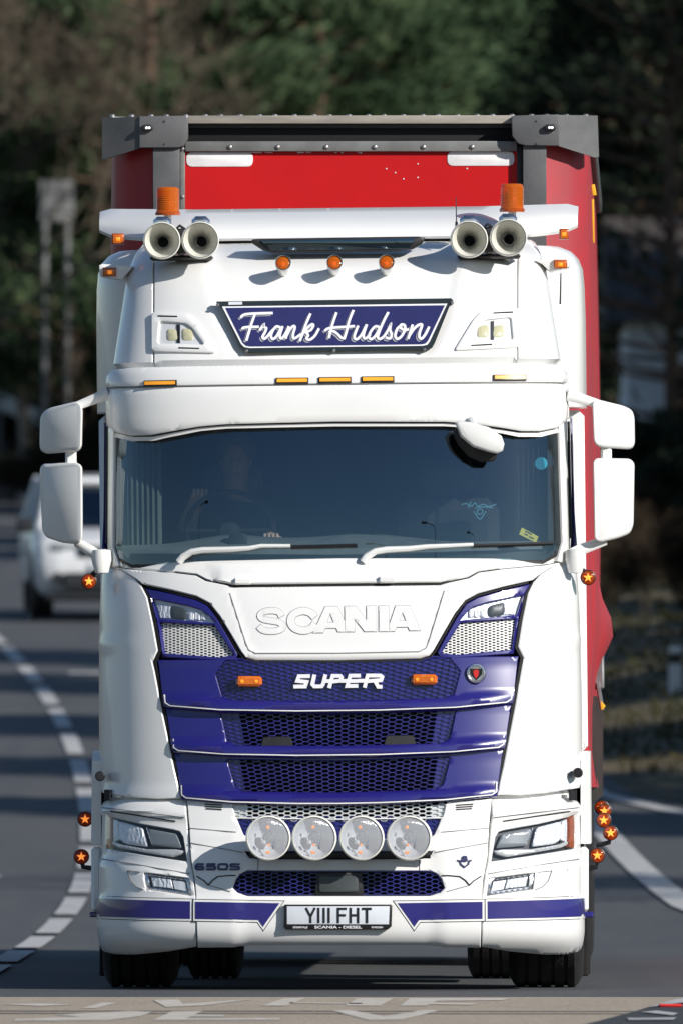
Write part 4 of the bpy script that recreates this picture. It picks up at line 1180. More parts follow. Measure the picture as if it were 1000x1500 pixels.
for s in (1, -1):
    bco = panel('bumper_corner', mir(cor, s), BUM, W, truck, off=cor_off, thick=.06, holes=[mir(hl, s), mir(fog, s)], step=7, bev=1.2, bevd=.004)
    hd = panel('headlamp', mir(inset(hl, -1.5), s), BUM, 'black_plastic', truck, off=-.040, thick=.01, step=10, bev=0)
    panel('reflector', mir(rpoly([(328, 1203), (291, 1212), (284, 1240), (318, 1236), (327, 1230)], 4), s), BUM, 'fluted_reflector', hd, off=-.012, thick=.02, step=6, bev=1.5)
    panel('reflector', mir(rpoly([(283, 1213), (240, 1221), (231, 1242), (278, 1238)], 3), s), BUM, 'projector_grey', hd, off=-.014, thick=.02, step=6, bev=1.5)
    panel('reflector', mir([(336, 1200), (329, 1203), (327, 1230), (336, 1234)], s), BUM, 'fluted_reflector', hd, off=-.010, thick=.02, step=8, bev=1)
    panel('daylight_bar', mir(rpoly([(336, 1232), (325, 1237), (282, 1244), (240, 1244), (228, 1246), (232, 1251), (246, 1255), (285, 1249), (326, 1242), (337, 1237)], 2), s), BUM, 'chrome_mesh', hd, off=-.006, thick=.03, step=7, bev=1.5)
    panel('divider', mir([(286, 1211), (283.5, 1212), (275, 1236), (278, 1236)], s), BUM, 'chrome', hd, off=-.012, thick=.02, step=8, bev=.4)
    panel('indicator', mir([(345, 1194), (338, 1198), (338, 1240), (345, 1243)], s), BUM, 'amber_dark', hd, off=-.004, thick=.03, step=8, bev=.6)
    panel('lens', mir(inset(hl, -.8), s), BUM, 'clear_lens', hd, off=-.0015, thick=0, step=9, bev=0)
    fg = panel('fog_lamp', mir(inset(fog, -1), s), BUM, 'grey_plastic', truck, off=-.018, thick=.02, step=10, bev=0)
    panel('reflector', mir([(277, 1284), (247, 1288), (244, 1302), (274, 1299)], s), BUM, 'fluted_reflector', fg, off=-.006, thick=.012, step=6, bev=1)
    panel('reflector', mir([(245, 1289), (226, 1291), (222, 1307), (242, 1303)], s), BUM, 'bowl_reflector', fg, off=-.008, thick=.012, step=6, bev=1)
    panel('bezel', mir(inset(fog, .6), s), BUM, 'chrome', fg, off=.0, thick=.02, holes=[mir([(280, 1283), (224, 1290), (220.5, 1307), (277.5, 1299.5)], s)], step=9, bev=.6)
    panel('lens', mir(inset(fog, 1), s), BUM, 'clear_lens', fg, off=-.001, thick=0, step=9, bev=0)
    def cl(path, w, material='letter_shadow', nm='shut_line', h=.0025):
        pl2 = []
        for i in range(len(path) - 1):
            a, b = path[i], path[i + 1]; k = max(1, int(math.hypot(b[0]-a[0], b[1]-a[1]) / 8))
            pl2 += [(a[0] + (b[0]-a[0]) * j / k, a[1] + (b[1]-a[1]) * j / k) for j in range(k)]
        pl2.append(path[-1])
        def mf(x, y, hh): return BUM.at(x, y, hh + .003 + float(cor_off(np.array([x]), np.array([y]))[0]))
        return strokes(nm, [pl2], w, mf, -.002, h, material, bco)
    cl(mir([(309, 1276), (304, 1291), (296, 1299.5), (286, 1303.5)], s), 1.0)
    cl(mir([(309, 1276), (290, 1278)], s), .8)
    cl(mir([(334, 1189), (240, 1203)], s), 1.7, 'dark_gap')
    cl(mir([(348, 1183), (226, 1198)], s), .9)
    cl(mir([(350, 1259), (300, 1266), (218, 1280)], s), 1.3)
    panel('side_gap', mir([(344, 1157), (335, 1157), (335, 1173), (344, 1173)], s), BUM, 'dark_gap', bco, off=.012, thick=.01, step=8, bev=0)
# painted band
bl_c = [(208, 1321), (86, 1323), (110, 1357), (117, 1347.5), (208, 1346)]
def paint(poly, s, sf, offf, parent):
    for nm, g, m_, h in (('band_edge', 4.0, 'plate_black', .0015), ('band_white', 3.0, W, .003), ('band_blue', 0.0, B, .0055)):
        def off(u, py, h=h): return offf(u, py) + h
        panel(nm, mir(inset(poly, -g) if g else poly, s), sf, m_, parent, off=off, thick=.004, step=8, bev=0)
for s in (1, -1):
    paint(bl_c, s, BUM, bum_off, truck)
    paint([(368, 1316), (346, 1317), (300, 1318.5), (216, 1320.5), (216, 1346), (300, 1344.5), (346, 1343.5), (368, 1343)], s, BUM, cor_off, truck)
# number plate
plate = slab('number_plate', [(417, 1325), (572.5, 1325), (574, 1327), (573, 1357), (568, 1361.5), (419, 1361.5), (416, 1358), (416.5, 1327)], -.042, -.01, 'plate_black', truck, 1.4)
slab('plate_face', [(420.5, 1327.5), (570, 1327.5), (569, 1354), (420.5, 1354)], -.046, -.040, 'plate_white', plate, .3)
def plm(x, y, h):
    p = TP(x, y, -.046); return (p[0], p[1] - h, p[2])
PL = [[(186, 268), (212, 318)], [(237, 268), (212, 318)], [(212, 316), (212, 354)], [(257, 268), (257, 354)], [(287, 268), (287, 354)], [(315, 268), (315, 354)],
      [(367, 268), (367, 354)], [(362, 273.5), (414, 273.5)], [(367, 310), (408, 310)], [(436, 268), (436, 354)], [(478, 268), (478, 354)], [(436, 310), (478, 310)], [(500, 273.5), (554, 273.5)], [(528, 270), (528, 354)]]
strokes('plate_character', [[(400 + x / 3.846, 1260 + y / 3.846) for x, y in p] for p in PL], 3.1, plm, 0, .003, 'plate_black', plate)
def text_mesh(name, body, size, loc, material, parent, width=1.0):
    cu = bpy.data.curves.new(name, 'FONT'); cu.body = body; cu.size = size; cu.align_x = 'CENTER'; cu.extrude = .001; cu.offset = size * .02
    tmp = bpy.data.objects.new(name, cu); COL.objects.link(tmp)
    bpy.context.view_layer.update()
    me = bpy.data.meshes.new_from_object(tmp.evaluated_get(bpy.context.evaluated_depsgraph_get()))
    bpy.data.objects.remove(tmp); bpy.data.curves.remove(cu)
    o = bpy.data.objects.new(name, me); COL.objects.link(o); me.materials.clear(); me.materials.append(MATS[material])
    o.parent = parent; o.location = loc; o.rotation_euler = (R(90), 0, 0); o.scale = (width, 1, 1)
    return o
text_mesh('plate_surround_lettering', 'SCANIA - DIESEL', .019, TP(495, 1360, -.0435), 'sign_white', plate, 1.7)
text_mesh('plate_surround_lettering', 'SÖDERTÄLJE', .012, TP(440, 1359.6, -.0435), 'sign_white', plate, 1.1)
text_mesh('plate_surround_lettering', 'SWEDEN', .012, TP(552, 1359.6, -.0435), 'sign_white', plate, 1.2)
# model number and V badge
def c5(p): return [(260 + x / 6.25 - CX, 1180 + y / 6.25) for x, y in p]
def bmap(x, y, h): return BUM.at(x, y, h + float(bum_off(np.array([x]), np.array([y]))[0]))
NUM = [[(247, 541), (190, 541), (174, 556), (174, 578), (184, 588), (238, 588), (243, 582), (243, 570), (236, 564), (176, 564)],
       [(352, 541), (282, 541), (278, 561), (342, 562), (350, 570), (348, 582), (340, 588), (268, 588)],
       [(392, 541), (452, 541), (460, 548), (458, 582), (450, 588), (388, 588), (380, 582), (382, 548), (395, 541)],
       [(572, 541), (500, 541), (491, 548), (492, 558), (500, 563), (560, 566), (567, 572), (565, 583), (556, 588), (482, 588)]]
strokes('model_number', [c5(p) for p in NUM], 3.1, bmap, 0, .006, 'navy_letter', bumper)
def c6(p): return [(640 + x / 4.545 - CX, 1180 + y / 4.545) for x, y in p]
ring8 = lambda cx_, cy_, rx, ry: [(cx_ + rx * math.cos(a), cy_ + ry * math.sin(a)) for a in np.linspace(0, 2 * math.pi, 13)]
strokes('v_badge', [c6([(128, 368), (146, 372), (152, 394), (176, 413), (202, 393), (206, 372), (222, 367)]), c6(ring8(176, 349, 14, 7)), c6(ring8(176, 365, 18, 8))], 2.3, bmap, 0, .006, 'navy_letter', bumper)
mb = MB(); p = BUM.at(827 - CX, 1275, .002); mb.lathe([(.010, .003), (.007, .0), (0, -.002)], p, seg=12); mb.build('sensor', 'black_plastic', truck)

# ---- four spotlights
for i, px in enumerate((393, 460, 529.5, 599)):
    q = TP(px, 1227.5, -.175)
    mb = MB(); mb.lathe([(.106, .012), (.1125, .008), (.1145, -.002), (.112, -.02), (.100, -.06), (.070, -.11), (.04, -.135), (.0, -.14)], seg=40)
    mb.lathe([(.106, .012), (.1035, .004)], seg=40)
    sp = mb.build('spotlight', 'horn_cream', truck, 35, loc=q)
    mb = MB(); mb.lathe([(.1045, .003), (.095, .008), (.07, .014), (.035, .018), (0, .0195)], seg=36); mb.build('lens', 'spot_lens', sp)
    mb = MB(); mb.lathe([(.104, .0), (.090, -.03), (.06, -.062), (.03, -.075), (0, -.078)], seg=32); mb.build('lamp_bowl', 'bowl_reflector', sp)
    mb = MB(); mb.lathe([(.030, -.012), (.036, -.02), (.022, -.05)], seg=16); mb.tube([(.028, -.012, .03), (.03, -.02, -.05)], .003, 6); mb.build('bulb_shield', 'chrome', sp)
    for x0, x1, z0, z1 in ((-.011, .006, .045, .063), (-.015, .010, -.080, -.066), (-.004, .008, -.044, -.026)):
        mb = MB(); mb.bbox((x0 - .003 * i, -.006, z0), (x1 - .003 * i, .004, z1), .007); mb.build('amber_bulb', 'bulb_amber', sp)
    mb = MB(); mb.lathe([(.013, 0), (.010, .008), (0, .012)], (-.024, -.004, -.022), seg=12); mb.build('painted_glint', 'white_tape', sp)  # small white dome stands in for the highlight seen in the lens
mb = MB(); a = TP(365, 1252, -.03); b = TP(630, 1252, -.03); mb.tube([a, b], .02, 10); 
for px in (393, 460, 529.5, 599): p = TP(px, 1240, -.08); mb.tube([(p[0], .02, a[2]), (p[0], -.09, a[2] + .03)], .015, 8)
mb.build('spotlight_bar', 'black_plastic', truck)

# ---- star side lamps on arms, rubber stops
def star_lamp(px, py, d, arm, isroll):
    q = TP(px, py, d)
    mb = MB(); mb.lathe([(.036, .002), (.0395, .0), (.0395, -.022), (.030, -.035), (0, -.036)], seg=26); o = mb.build('star_lamp', 'plate_black', truck, loc=q)
    mb = MB(); mb.lathe([(.036, .0), (.030, .006), (.012, .010), (0, .0105)], seg=26); mb.build('lens', 'star_glass', o)
    mb = MB(); mb.lathe([(.0355, -.006), (.0, -.007)], seg=22); mb.build('lamp_bowl', 'amber_dark', o)
    ps = []
    for k in range(10):
        a = math.pi / 2 + k * math.pi / 5; r = .025 if k % 2 == 0 else .010
        ps.append((r * math.cos(a), -.0135, r * math.sin(a)))
    mb = MB(); mb.add(ps + [(0, -.0145, 0)], [(10, (k + 1) % 10, k) for k in range(10)]); mb.build('star', 'star_glow', o, 0)
    if arm:
        mb = MB(); mb.tube([(a[0] - q[0], a[1] - q[1], a[2] - q[2]) for a in arm], .013, 7); mb.build('lamp_arm', 'plate_black', o)
star_lamp(130.5, 851.5, .55, [TP(131, 850, .58), TP(137, 840, .58), TP(146, 832, .56)], 1)
star_lamp(860.5, 846, .58, [TP(860, 845, .61), TP(856, 838, .6), TP(846, 830, .57)], 1)
star_lamp(125, 1200, 1.0, None, 0)
star_lamp(119.5, 1255, .80, [TP(119, 1258, .83), TP(122, 1270, .83), TP(136, 1272, .83), TP(150, 1272, .83)], 0)
star_lamp(874, 1253, .80, [TP(874, 1255, .83), TP(872, 1270, .83), TP(850, 1274, .83)], 0)
star_lamp(893.5, 1220, 1.35, [TP(893, 1222, 1.38), TP(891, 1234, 1.38), TP(872, 1238, 1.38)], 0)
star_lamp(883.5, 1201.5, 1.6, None, 0)
star_lamp(884.5, 1188, 2.6, None, 0)
star_lamp(881, 1183, 3.6, None, 0)
for px, py in ((147, 1137), (845.5, 1132)):
    mb = MB(); mb.lathe([(.020, .035), (.026, .03), (.026, -.02), (.017, -.06)], TP(px, py, .42), seg=16, closed=True); mb.build('rubber_stop', 'plate_black', truck)

# ---- chassis, wheels, side skirts, mudflaps
for s in (1, -1):
    vs = []; fs = []
    zt, zm, zb = zp(1100, 1.4), zp(1235, 1.4), zp(1345, 1.4)
    st_ = [(.60, zp(1115, 1.4)), (.70, zp(1104, 1.4)), (.9, zt), (2.2, zt), (2.35, zp(1108, 1.4))]
    sk = MB()
    for i in range(len(st_) - 1):
        pass
    prof = [(y, z) for y, z in st_]
    n = len(prof)
    xo = s * 1.262; xi = s * 1.215
    vs = [(xo, y, z) for y, z in prof] + [(xo + s * .004, y, zm) for y, z in prof] + [(xi, y, z + .0) for y, z in prof] + [(xi, y, zm) for y, z in prof]
    for i in range(n - 1):
        fs += [(i, i + 1, n + i + 1, n + i), (2*n + i, 3*n + i, 3*n + i + 1, 2*n + i + 1), (i, 2*n + i, 2*n + i + 1, i + 1), (n + i, n + i + 1, 3*n + i + 1, 3*n + i)]
    fs += [(0, n, 3*n, 2*n), (n - 1, 3*n - 1, 4*n - 1, 2*n - 1)]
    link('side_skirt', vs, fs, 'white_plastic', truck, 30)
    mb = MB(); mb.bbox((s*1.235 - .03, .58, zp(1335, 1.0)), (s*1.235 + .02, .74, zp(1240, 1.0)), .015); mb.build('step_panel', 'white_plastic', truck)
    mb = MB(); mb.bbox((s*1.255 - .022, .70, zp(1343, 1.0)), (s*1.255 + .024, 1.0, zp(1335, 1.0)), .006); mb.build('step_trim', B, truck)
    mb = MB(); mb.bbox((s*1.07 - .19, 1.98, .06), (s*1.07 + .19, 2.0, .62), .006); mb.bbox((s*1.235 - .03, 1.96, .05), (s*1.235 + .015, 2.01, .66), .006); mb.build('mudflap', 'rubber', truck)
    mb = MB(); mb.bbox((s*.93 - .32, 2.7, .38), (s*.93 + .30, 4.1, .98), .08); mb.build('fuel_tank', 'steel', truck)
    mb = MB(); mb.bbox((s*.42 - .04, .25, .78), (s*.42 + .04, 6.6, 1.02), .01); mb.build('frame_rail', 'chassis', truck)
    # arched wing over each front wheel
    vs = []; fs = []; K = 14
    for k in range(K + 1):
        a = math.pi * k / K; y = 1.42 + .62 * math.cos(a); z = .56 + .62 * math.sin(a)
        vs += [(s * .80, y, z), (s * 1.215, y, z)]
    for k in range(K): fs.append((2*k, 2*k + 1, 2*k + 3, 2*k + 2))
    link('wheel_arch', vs, fs, 'chassis', truck, 50)
mb = MB(); mb.tube([(-.85, 1.42, .50), (-.4, 1.42, .42), (.4, 1.42, .42), (.85, 1.42, .50)], .06, 8); mb.build('front_axle', 'chassis', truck)
mb = MB(); mb.tube([(-1.0, 5.15, .52), (1.0, 5.15, .52)], .09, 8); mb.lathe([(.0, -.2), (.16, -.18), (.2, 0), (.16, .18), (0, .2)], (0, 5.1, .5), seg=16); mb.build('drive_axle', 'chassis', truck)
mb = MB(); mb.bbox((-.36, .5, .55), (.36, 1.9, 1.25), .08); mb.build('engine', 'chassis', truck)
mb = MB(); mb.bbox((-.95, .30, .30), (.95, .40, .48), .03); mb.build('underrun_bar', 'chassis', truck)
mb = MB(); mb.bbox((-.45, 4.6, 1.02), (.45, 5.7, 1.12), .03); mb.build('fifth_wheel', 'chassis', truck)

def tyre_mesh(w, rad):
    mb = MB(); h = w / 2
    prof = [(rad * .56, -h * .86), (rad * .70, -h), (rad * .88, -h * .98), (rad * .965, -h * .86)]
    gro = []
    for g in (-.52, -.18, .18, .52):
        gro += [(rad, h * (g - .06)), (rad - .010, h * (g - .045)), (rad - .010, h * (g + .045)), (rad, h * (g + .06))]
    prof += [(rad, -h * .76)] + gro + [(rad, h * .76), (rad * .965, h * .86), (rad * .88, h * .98), (rad * .70, h), (rad * .56, h * .86)]
    mb.lathe(prof, axis=(1, 0, 0), seg=56)
    me = link('tyre', mb.v, mb.f, 'rubber', None, 35); d = me.data; bpy.data.objects.remove(me)
    return d
def rim_mesh(w, rad, dish):
    mb = MB(); h = w / 2
    mb.lathe([(rad * .57, h * .84), (rad * .545, h * .80), (rad * .53, h * .3), (rad * .45, h * dish), (rad * .26, h * (dish + .1)), (rad * .24, h * (dish + .42)), (0, h * (dish + .45))], axis=(1, 0, 0), seg=36)
    for k in range(10):
        a = 2 * math.pi * k / 10; mb.lathe([(.016, 0), (.016, .03), (0, .03)], (h * (dish + .04), rad * .36 * math.cos(a), rad * .36 * math.sin(a)), (1, 0, 0), 6)
    me = link('rim', mb.v, mb.f, 'steel', None, 35); d = me.data; bpy.data.objects.remove(me)
    return d
TY_F, RM_F = tyre_mesh(.385, .52), rim_mesh(.385, .52, .55)
TY_D, RM_D = tyre_mesh(.30, .51), rim_mesh(.30, .51, -.3)
def wheel(parent, x, y, s, ty, rm, r):
    e = empty('wheel', (x, y, r), 0, parent)
    if s < 0: e.rotation_euler = (0, 0, math.pi)
    for nm, d in (('tyre', ty), ('rim', rm)):
        o = bpy.data.objects.new(nm, d); COL.objects.link(o); o.parent = e
    return e
for s in (1, -1):
    wheel(truck, s * 1.035, 1.42, s, TY_F, RM_F, .52)
    wheel(truck, s * 1.08, 5.15, s, TY_D, RM_D, .51)
    wheel(truck, s * .745, 5.15, s, TY_D, RM_D, .51)

# ================================================================== the trailer
trailer = empty('trailer', TRUCK_LOC, TRUCK_YAW)
tag(trailer, 'red curtain-sided trailer with grey corner caps coupled behind the white cab', 'trailer')
DF = 3.05                       # depth of the front bulkhead
def tslab(name, poly, d0, d1, material, parent=trailer, bev=1.0): return slab(name, poly, d0, d1, material, parent, bev, TP)
ZB = 1.22
ztop = zp(170, DF); zr = zp(222, DF)
mb = MB(); a = TP(271, 222, DF); b = TP(757, 222, DF)
mb.box((a[0], DF, ZB), (b[0], DF + .03, zr)); mb.build('front_wall', 'trailer_red', trailer, 0)
tr = tslab('top_rail', [(272, 207), (757, 207), (757, 222), (272, 222)], DF - .03, DF + .02, 'trailer_rail')
for px in (337, 407, 478, 549, 620, 691):
    mb = MB(); p = TP(px, 215.5, DF - .03); mb.lathe([(.013, 0), (.012, .006), (.006, .010), (0, .011)], p, seg=12); mb.build('bolt', 'steel', tr)
tslab('header_recess', [(276, 178), (752, 178), (752, 208), (276, 208)], DF + .06, DF + .10, 'dark_gap')
tslab('header_gasket', [(277, 181), (751, 181), (751, 188), (277, 188)], DF + .02, DF + .06, 'black_plastic')
tslab('roof_front_edge', [(276, 169.5), (752, 169.5), (752, 181.5), (276, 181.5)], DF - .02, DF + .07, 'trailer_tan')
for k in range(27):
    px = 165 + k * 26.5 + (k % 3) * 2
    mb = MB(); p = TP(px, 169.3, DF + .2); mb.lathe([(.016, -.02), (.015, .004), (.008, .008), (0, .009)], p, axis=(0, 0, 1), seg=10); mb.build('roof_rivet', 'steel', trailer)
for s, fr, wing, post, bev_x in ((-1, [(205, 170.5), (272, 170), (276, 173), (276, 203), (270, 214), (262, 216.5), (205, 217)], [(150, 172), (205, 170.5), (205, 217), (154, 233), (150, 233)], None, 0),
                                 (1, [(751, 170), (818, 168.5), (818, 214), (770, 214), (759, 211), (750, 200), (749, 174)], [(818, 168.5), (875, 169.5), (877, 230), (871, 231), (818, 214)], None, 0)):
    cap = tslab('corner_cap', fr, DF - .10, DF + .02, 'trailer_grey', bev=1.2)
    # swept-back outer half of the cap
    n = len(wing); xs = [p[0] for p in wing]; e0 = 205 if s < 0 else 818
    vs = []
    for th in (0, .06):
        for x, y in wing:
            k = abs(x - e0) / 57.0
            p = TP(x, y, DF - .09 + .11 * k); vs.append((p[0], p[1] + th, p[2]))
    link('cap_wing', vs, [tuple(range(n)), tuple(range(2*n - 1, n - 1, -1))] + [(i, n + i, n + (i + 1) % n, (i + 1) % n) for i in range(n)], 'trailer_grey', cap, 20)
    lx = 216.5 if s < 0 else 806
    lamp = tslab('marker_light', rpoly([(lx - 8, 182.5), (lx + 8, 182.5), (lx + 8, 191.5), (lx - 8, 191.5)], 4), DF - .13, DF - .09, 'black_plastic', cap, 1.0)
    for q in (-1.6, 2.4):
        mb = MB(); p = TP(lx + q, 187, DF - .13); mb.lathe([(.0065, 0), (.004, .005), (0, .006)], p, seg=10); mb.build('light_emitter', 'white_glow', lamp)
    for bx, by in ((0, 178), (0, 211)):
        mb = MB(); p = TP((241 if s < 0 else 785) + bx, by, DF - .10); mb.lathe([(.007, 0), (.005, .003), (0, .004)], p, seg=8); mb.build('bolt', 'chassis', cap)
    if s < 0:
        x0, x1, x2 = 225, 264, 271.5
    else:
        x0, x1, x2 = 800, 766, 757
    po = tslab('corner_post', [(min(x0, x1), 214), (max(x0, x1), 214), (max(x0, x1), 330), (min(x0, x1), 330)], DF - .07, DF + .06, 'trailer_grey', bev=1.0)
    mb = MB(); A_ = TP(min(x0, x1), 330, DF); B_ = TP(max(x0, x1), 330, DF); mb.box((A_[0], DF - .07, ZB), (B_[0], DF + .06, A_[2] + .01)); mb.build('post_lower', 'trailer_grey', po, 0)
    if s < 0:
        tslab('seal_strip', [(264.5, 214), (271.5, 214), (271.5, 330), (264.5, 330)], DF - .02, DF + .02, 'trailer_rail')
        for by in (218, 288):
            mb = MB(); p = TP(268, by, DF - .02); mb.lathe([(.011, 0), (.010, .006), (0, .009)], p, seg=10); mb.build('bolt', 'steel', po)
    else:
        tslab('seal_strip', [(756, 214), (765.5, 214), (765.5, 330), (756, 330)], DF + .0, DF + .03, 'black_plastic')
tslab('reflective_tape', rpoly([(273.5, 223), (371, 223), (371, 244), (273.5, 244)], 9, 4), DF - .004, DF + .002, 'white_tape', bev=.3)
tslab('reflective_tape', rpoly([(655, 222), (753, 222), (753, 243), (655, 243)], 9, 4), DF - .004, DF + .002, 'white_tape', bev=.3)
rng = random.Random(4)
chips = MB()
for x0, x1 in ((366, 384), (389, 400), (436, 446), (449, 456), (490, 494), (500, 503), (527, 530)):
    a = TP(x0, 222.5, DF - .003); b = TP(x1, 222.5 + rng.uniform(1, 2.6), DF - .003); chips.box((a[0], DF - .003, b[2]), (b[0], DF, a[2]))
for x, y in ((525, 223), (566, 247), (579, 253), (612, 240), (612, 260), (591, 262), (684, 247)):
    a = TP(x - .9, y - .9, DF - .003); b = TP(x + .9, y + .9, DF - .003); chips.box((a[0], DF - .003, b[2]), (b[0], DF, a[2]))
chips.build('paint_chip', 'white_tape', trailer, 0)
# curtain: wrapped front corner then thirteen metres of side
random.seed(8)
for s in (-1, 1):
    NZ = 34; ys = [DF - .01, DF + .05, DF + .12, DF + .20, DF + .30, DF + .45, DF + .7, DF + 1.0, DF + 1.3, DF + 1.6, DF + 1.9, DF + 2.2] + [DF + 2.2 + 11.4 * (k + 1) / 26 for k in range(26)]
    vs = []; fs = []; zt = zp(200, DF); zb = 1.02
    xe = TP(225 if s < 0 else 800, 300, DF)[0]
    for i, y in enumerate(ys):
        t = min(1.0, (y - DF + .01) / .21)
        for j in range(NZ + 1):
            v = j / NZ; z = zt + (zb - zt) * v
            xs_ = s * 1.245
            x = xe + (xs_ - xe) * math.sin(t * math.pi / 2) ** .8
            sag = .024 * math.sin(v * math.pi) + .006 * math.sin(y * 3.1 + v * 4) * math.sin(v * math.pi)
            if t >= 1: x += s * sag * min(1, (y - DF - .2) / .4)
            if s > 0:
                x += .085 * math.exp(-((z - zp(925, 5)) / .15) ** 2) * math.exp(-((y - 4.6) / .55) ** 2) + .035 * math.exp(-((z - zp(905, 5)) / .5) ** 2) * math.exp(-((y - 4.6) / 1.2) ** 2)
                x += .05 * max(0, v - .93) / .07 * math.exp(-((y - 4.4) / 1.0) ** 2)
            else: x -= .004 * math.sin(y * 5 + z * 3)
            vs.append((x, y, z))
    st = NZ + 1
    for i in range(len(ys) - 1):
        for j in range(NZ): o = i * st + j; fs.append((o, o + st, o + st + 1, o + 1))
    cu_ = link('side_curtain', vs, fs, 'curtain_faded' if s > 0 else 'curtain_red', trailer, 60)
    # buckled straps
    for k in range(22):
        y = DF + .9 + k * .6; x = s * 1.275
        mb = MB(); mb.box((x - .012, y - .022, .95), (x + .012, y + .022, 1.5)); mb.build('strap', 'chassis', cu_, 0)
    # track above the curtain
    mb = MB(); mb.bbox((s*1.255 - .03, DF + .12, zp(196, DF)), (s*1.255 + .025, DF + 13.5, zp(172, DF)), .01); mb.build('curtain_rail', 'trailer_grey', trailer)
slab('strap_tag', [(866, 271), (871, 270), (874, 286), (868, 287)], 4.0, 4.02, 'yellow_tag', trailer, .5)
slab('strap_tag', [(867, 292), (870, 292), (871, 356), (868.5, 356)], 4.2, 4.22, 'yellow_tag', trailer, .3)
slab('strap_tag', [(880, 1026), (887, 1034), (883, 1040), (880, 1039)], 4.4, 4.42, 'yellow_tag', trailer, .5)
mb = MB(); mb.bbox((1.27, 4.5, zp(1010, 4.5)), (1.325, 4.56, zp(958, 4.5)), .01); mb.tube([(1.29, 4.5, zp(1000, 4.5)), (1.315, 4.5, zp(1040, 4.5))], .012, 6); mb.build('buckle', 'steel', trailer)
mb = MB(); mb.bbox((-1.25, DF + .08, ztop - .05), (1.25, DF + 13.6, ztop), .02); mb.build('roof', 'white_tape', trailer)
mb = MB(); mb.bbox((-1.24, DF, 1.02), (1.24, DF + 13.6, 1.22), .02); mb.build('deck', 'chassis', trailer)
mb = MB(); mb.box((-1.24, DF + 13.55, 1.2), (1.24, DF + 13.62, ztop - .02)); mb.build('rear_doors', 'trailer_grey', trailer, 0)
for s in (1, -1):
    mb = MB(); mb.bbox((s*.5 - .06, DF + 3.2, .72), (s*.5 + .06, DF + 13.3, 1.03), .01); mb.build('frame_rail', 'chassis', trailer)
    mb = MB(); mb.bbox((s*.78 - .06, DF + 2.75, .32), (s*.78 + .06, DF + 2.87, 1.04), .01); mb.bbox((s*.78 - .14, DF + 2.68, .30), (s*.78 + .14, DF + 2.94, .33), .005); mb.build('landing_leg', 'chassis', trailer)
    for k in range(3):
        wheel(trailer, s * 1.05, DF + 8.2 + k * 1.31, s, TY_F, RM_F, .52)
for k in range(3):
    mb = MB(); mb.tube([(-1.0, DF + 8.2 + k * 1.31, .52), (1.0, DF + 8.2 + k * 1.31, .52)], .07, 8); mb.build('axle', 'chassis', trailer)
mb = MB(); mb.bbox((-1.2, DF + 11.9, .15), (1.2, DF + 11.93, .60), .01); mb.build('mudflap', 'rubber', trailer)

# ================================================================== the driver
def skin_mesh(name, joints, bones, material, parent, root=0, sub=2):
    me = bpy.data.meshes.new(name)
    me.from_pydata([j[0] for j in joints], bones, [])
    o = bpy.data.objects.new(name, me); COL.objects.link(o)
    md = o.modifiers.new('skin', 'SKIN'); md.use_smooth_shade = True
    for i, j in enumerate(joints):
        r = j[1] if hasattr(j[1], '__len__') else (j[1], j[1])
        me.skin_vertices[0].data[i].radius = r
        me.skin_vertices[0].data[i].use_root = (i == root)
    sm = o.modifiers.new('sub', 'SUBSURF'); sm.levels = sub; sm.render_levels = sub
    bpy.context.view_layer.update()
    dg = bpy.context.evaluated_depsgraph_get()
    m2 = bpy.data.meshes.new_from_object(o.evaluated_get(dg))
    bpy.data.objects.remove(o); bpy.data.meshes.remove(me)
    m2.materials.clear(); m2.materials.append(MATS[material])
    m2.polygons.foreach_set('use_smooth', [True] * len(m2.polygons))
    o2 = bpy.data.objects.new(name, m2); COL.objects.link(o2); o2.parent = parent
    return o2
person = empty('person', (TRUCK_LOC[0] - .55 + 1.4 * math.sin(-TRUCK_YAW), DIST + 1.4, 1.92), TRUCK_YAW)
tag(person, 'driver in dark shirt holding the steering wheel behind the windscreen', 'person')
J = [((0, .0, .10), (.15, .12)), ((0, .02, .30), (.155, .11)), ((0, .03, .48), (.17, .10)), ((0, .02, .57), (.07, .07)), ((0, -.01, .66), (.062, .065)), ((0, -.03, .735), (.080, .098)), ((0, -.025, .83), (.076, .09)), ((0, -.01, .885), (.04, .05)),
     ((-.19, .02, .50), .075), ((-.27, -.14, .36), .055), ((-.20, -.38, .55), .042), ((-.17, -.455, .60), (.042, .026)),
     ((.19, .02, .50), .075), ((.26, -.14, .32), .055), ((.20, -.40, .36), .042), ((.19, -.475, .37), (.042, .026)),
     ((-.10, -.12, .06), .085), ((-.13, -.48, .10), .065), ((-.13, -.55, -.28), .05), ((.10, -.12, .06), .085), ((.13, -.48, .10), .065), ((.13, -.55, -.28), .05)]
Bn = [(0, 1), (1, 2), (2, 3), (3, 4), (4, 5), (5, 6), (6, 7), (2, 8), (8, 9), (9, 10), (10, 11), (2, 12), (12, 13), (13, 14), (14, 15), (0, 16), (16, 17), (17, 18), (0, 19), (19, 20), (20, 21)]
for hs, wr in ((-1, 11), (1, 15)):
    wx, wy, wz = J[wr][0]
    for k in range(4):
        bx = wx + (k - 1.5) * .021; b = len(J); ln = (.9, 1.0, .96, .8)[k]
        J += [((bx, wy - .03, wz + .018), .010), ((bx, wy - .058 * ln, wz + .020), .0095), ((bx, wy - .070 * ln, wz - .005), .009), ((bx, wy - .052, wz - .020), .008)]
        Bn += [(wr, b), (b, b + 1), (b + 1, b + 2), (b + 2, b + 3)]
    b = len(J); J += [((wx - hs * .036, wy - .008, wz - .006), .0115), ((wx - hs * .042, wy - .040, wz - .018), .010), ((wx - hs * .030, wy - .060, wz - .024), .009)]
    Bn += [(wr, b), (b, b + 1), (b + 1, b + 2)]
body = skin_mesh('body', J, Bn, 'skin_tone', person)
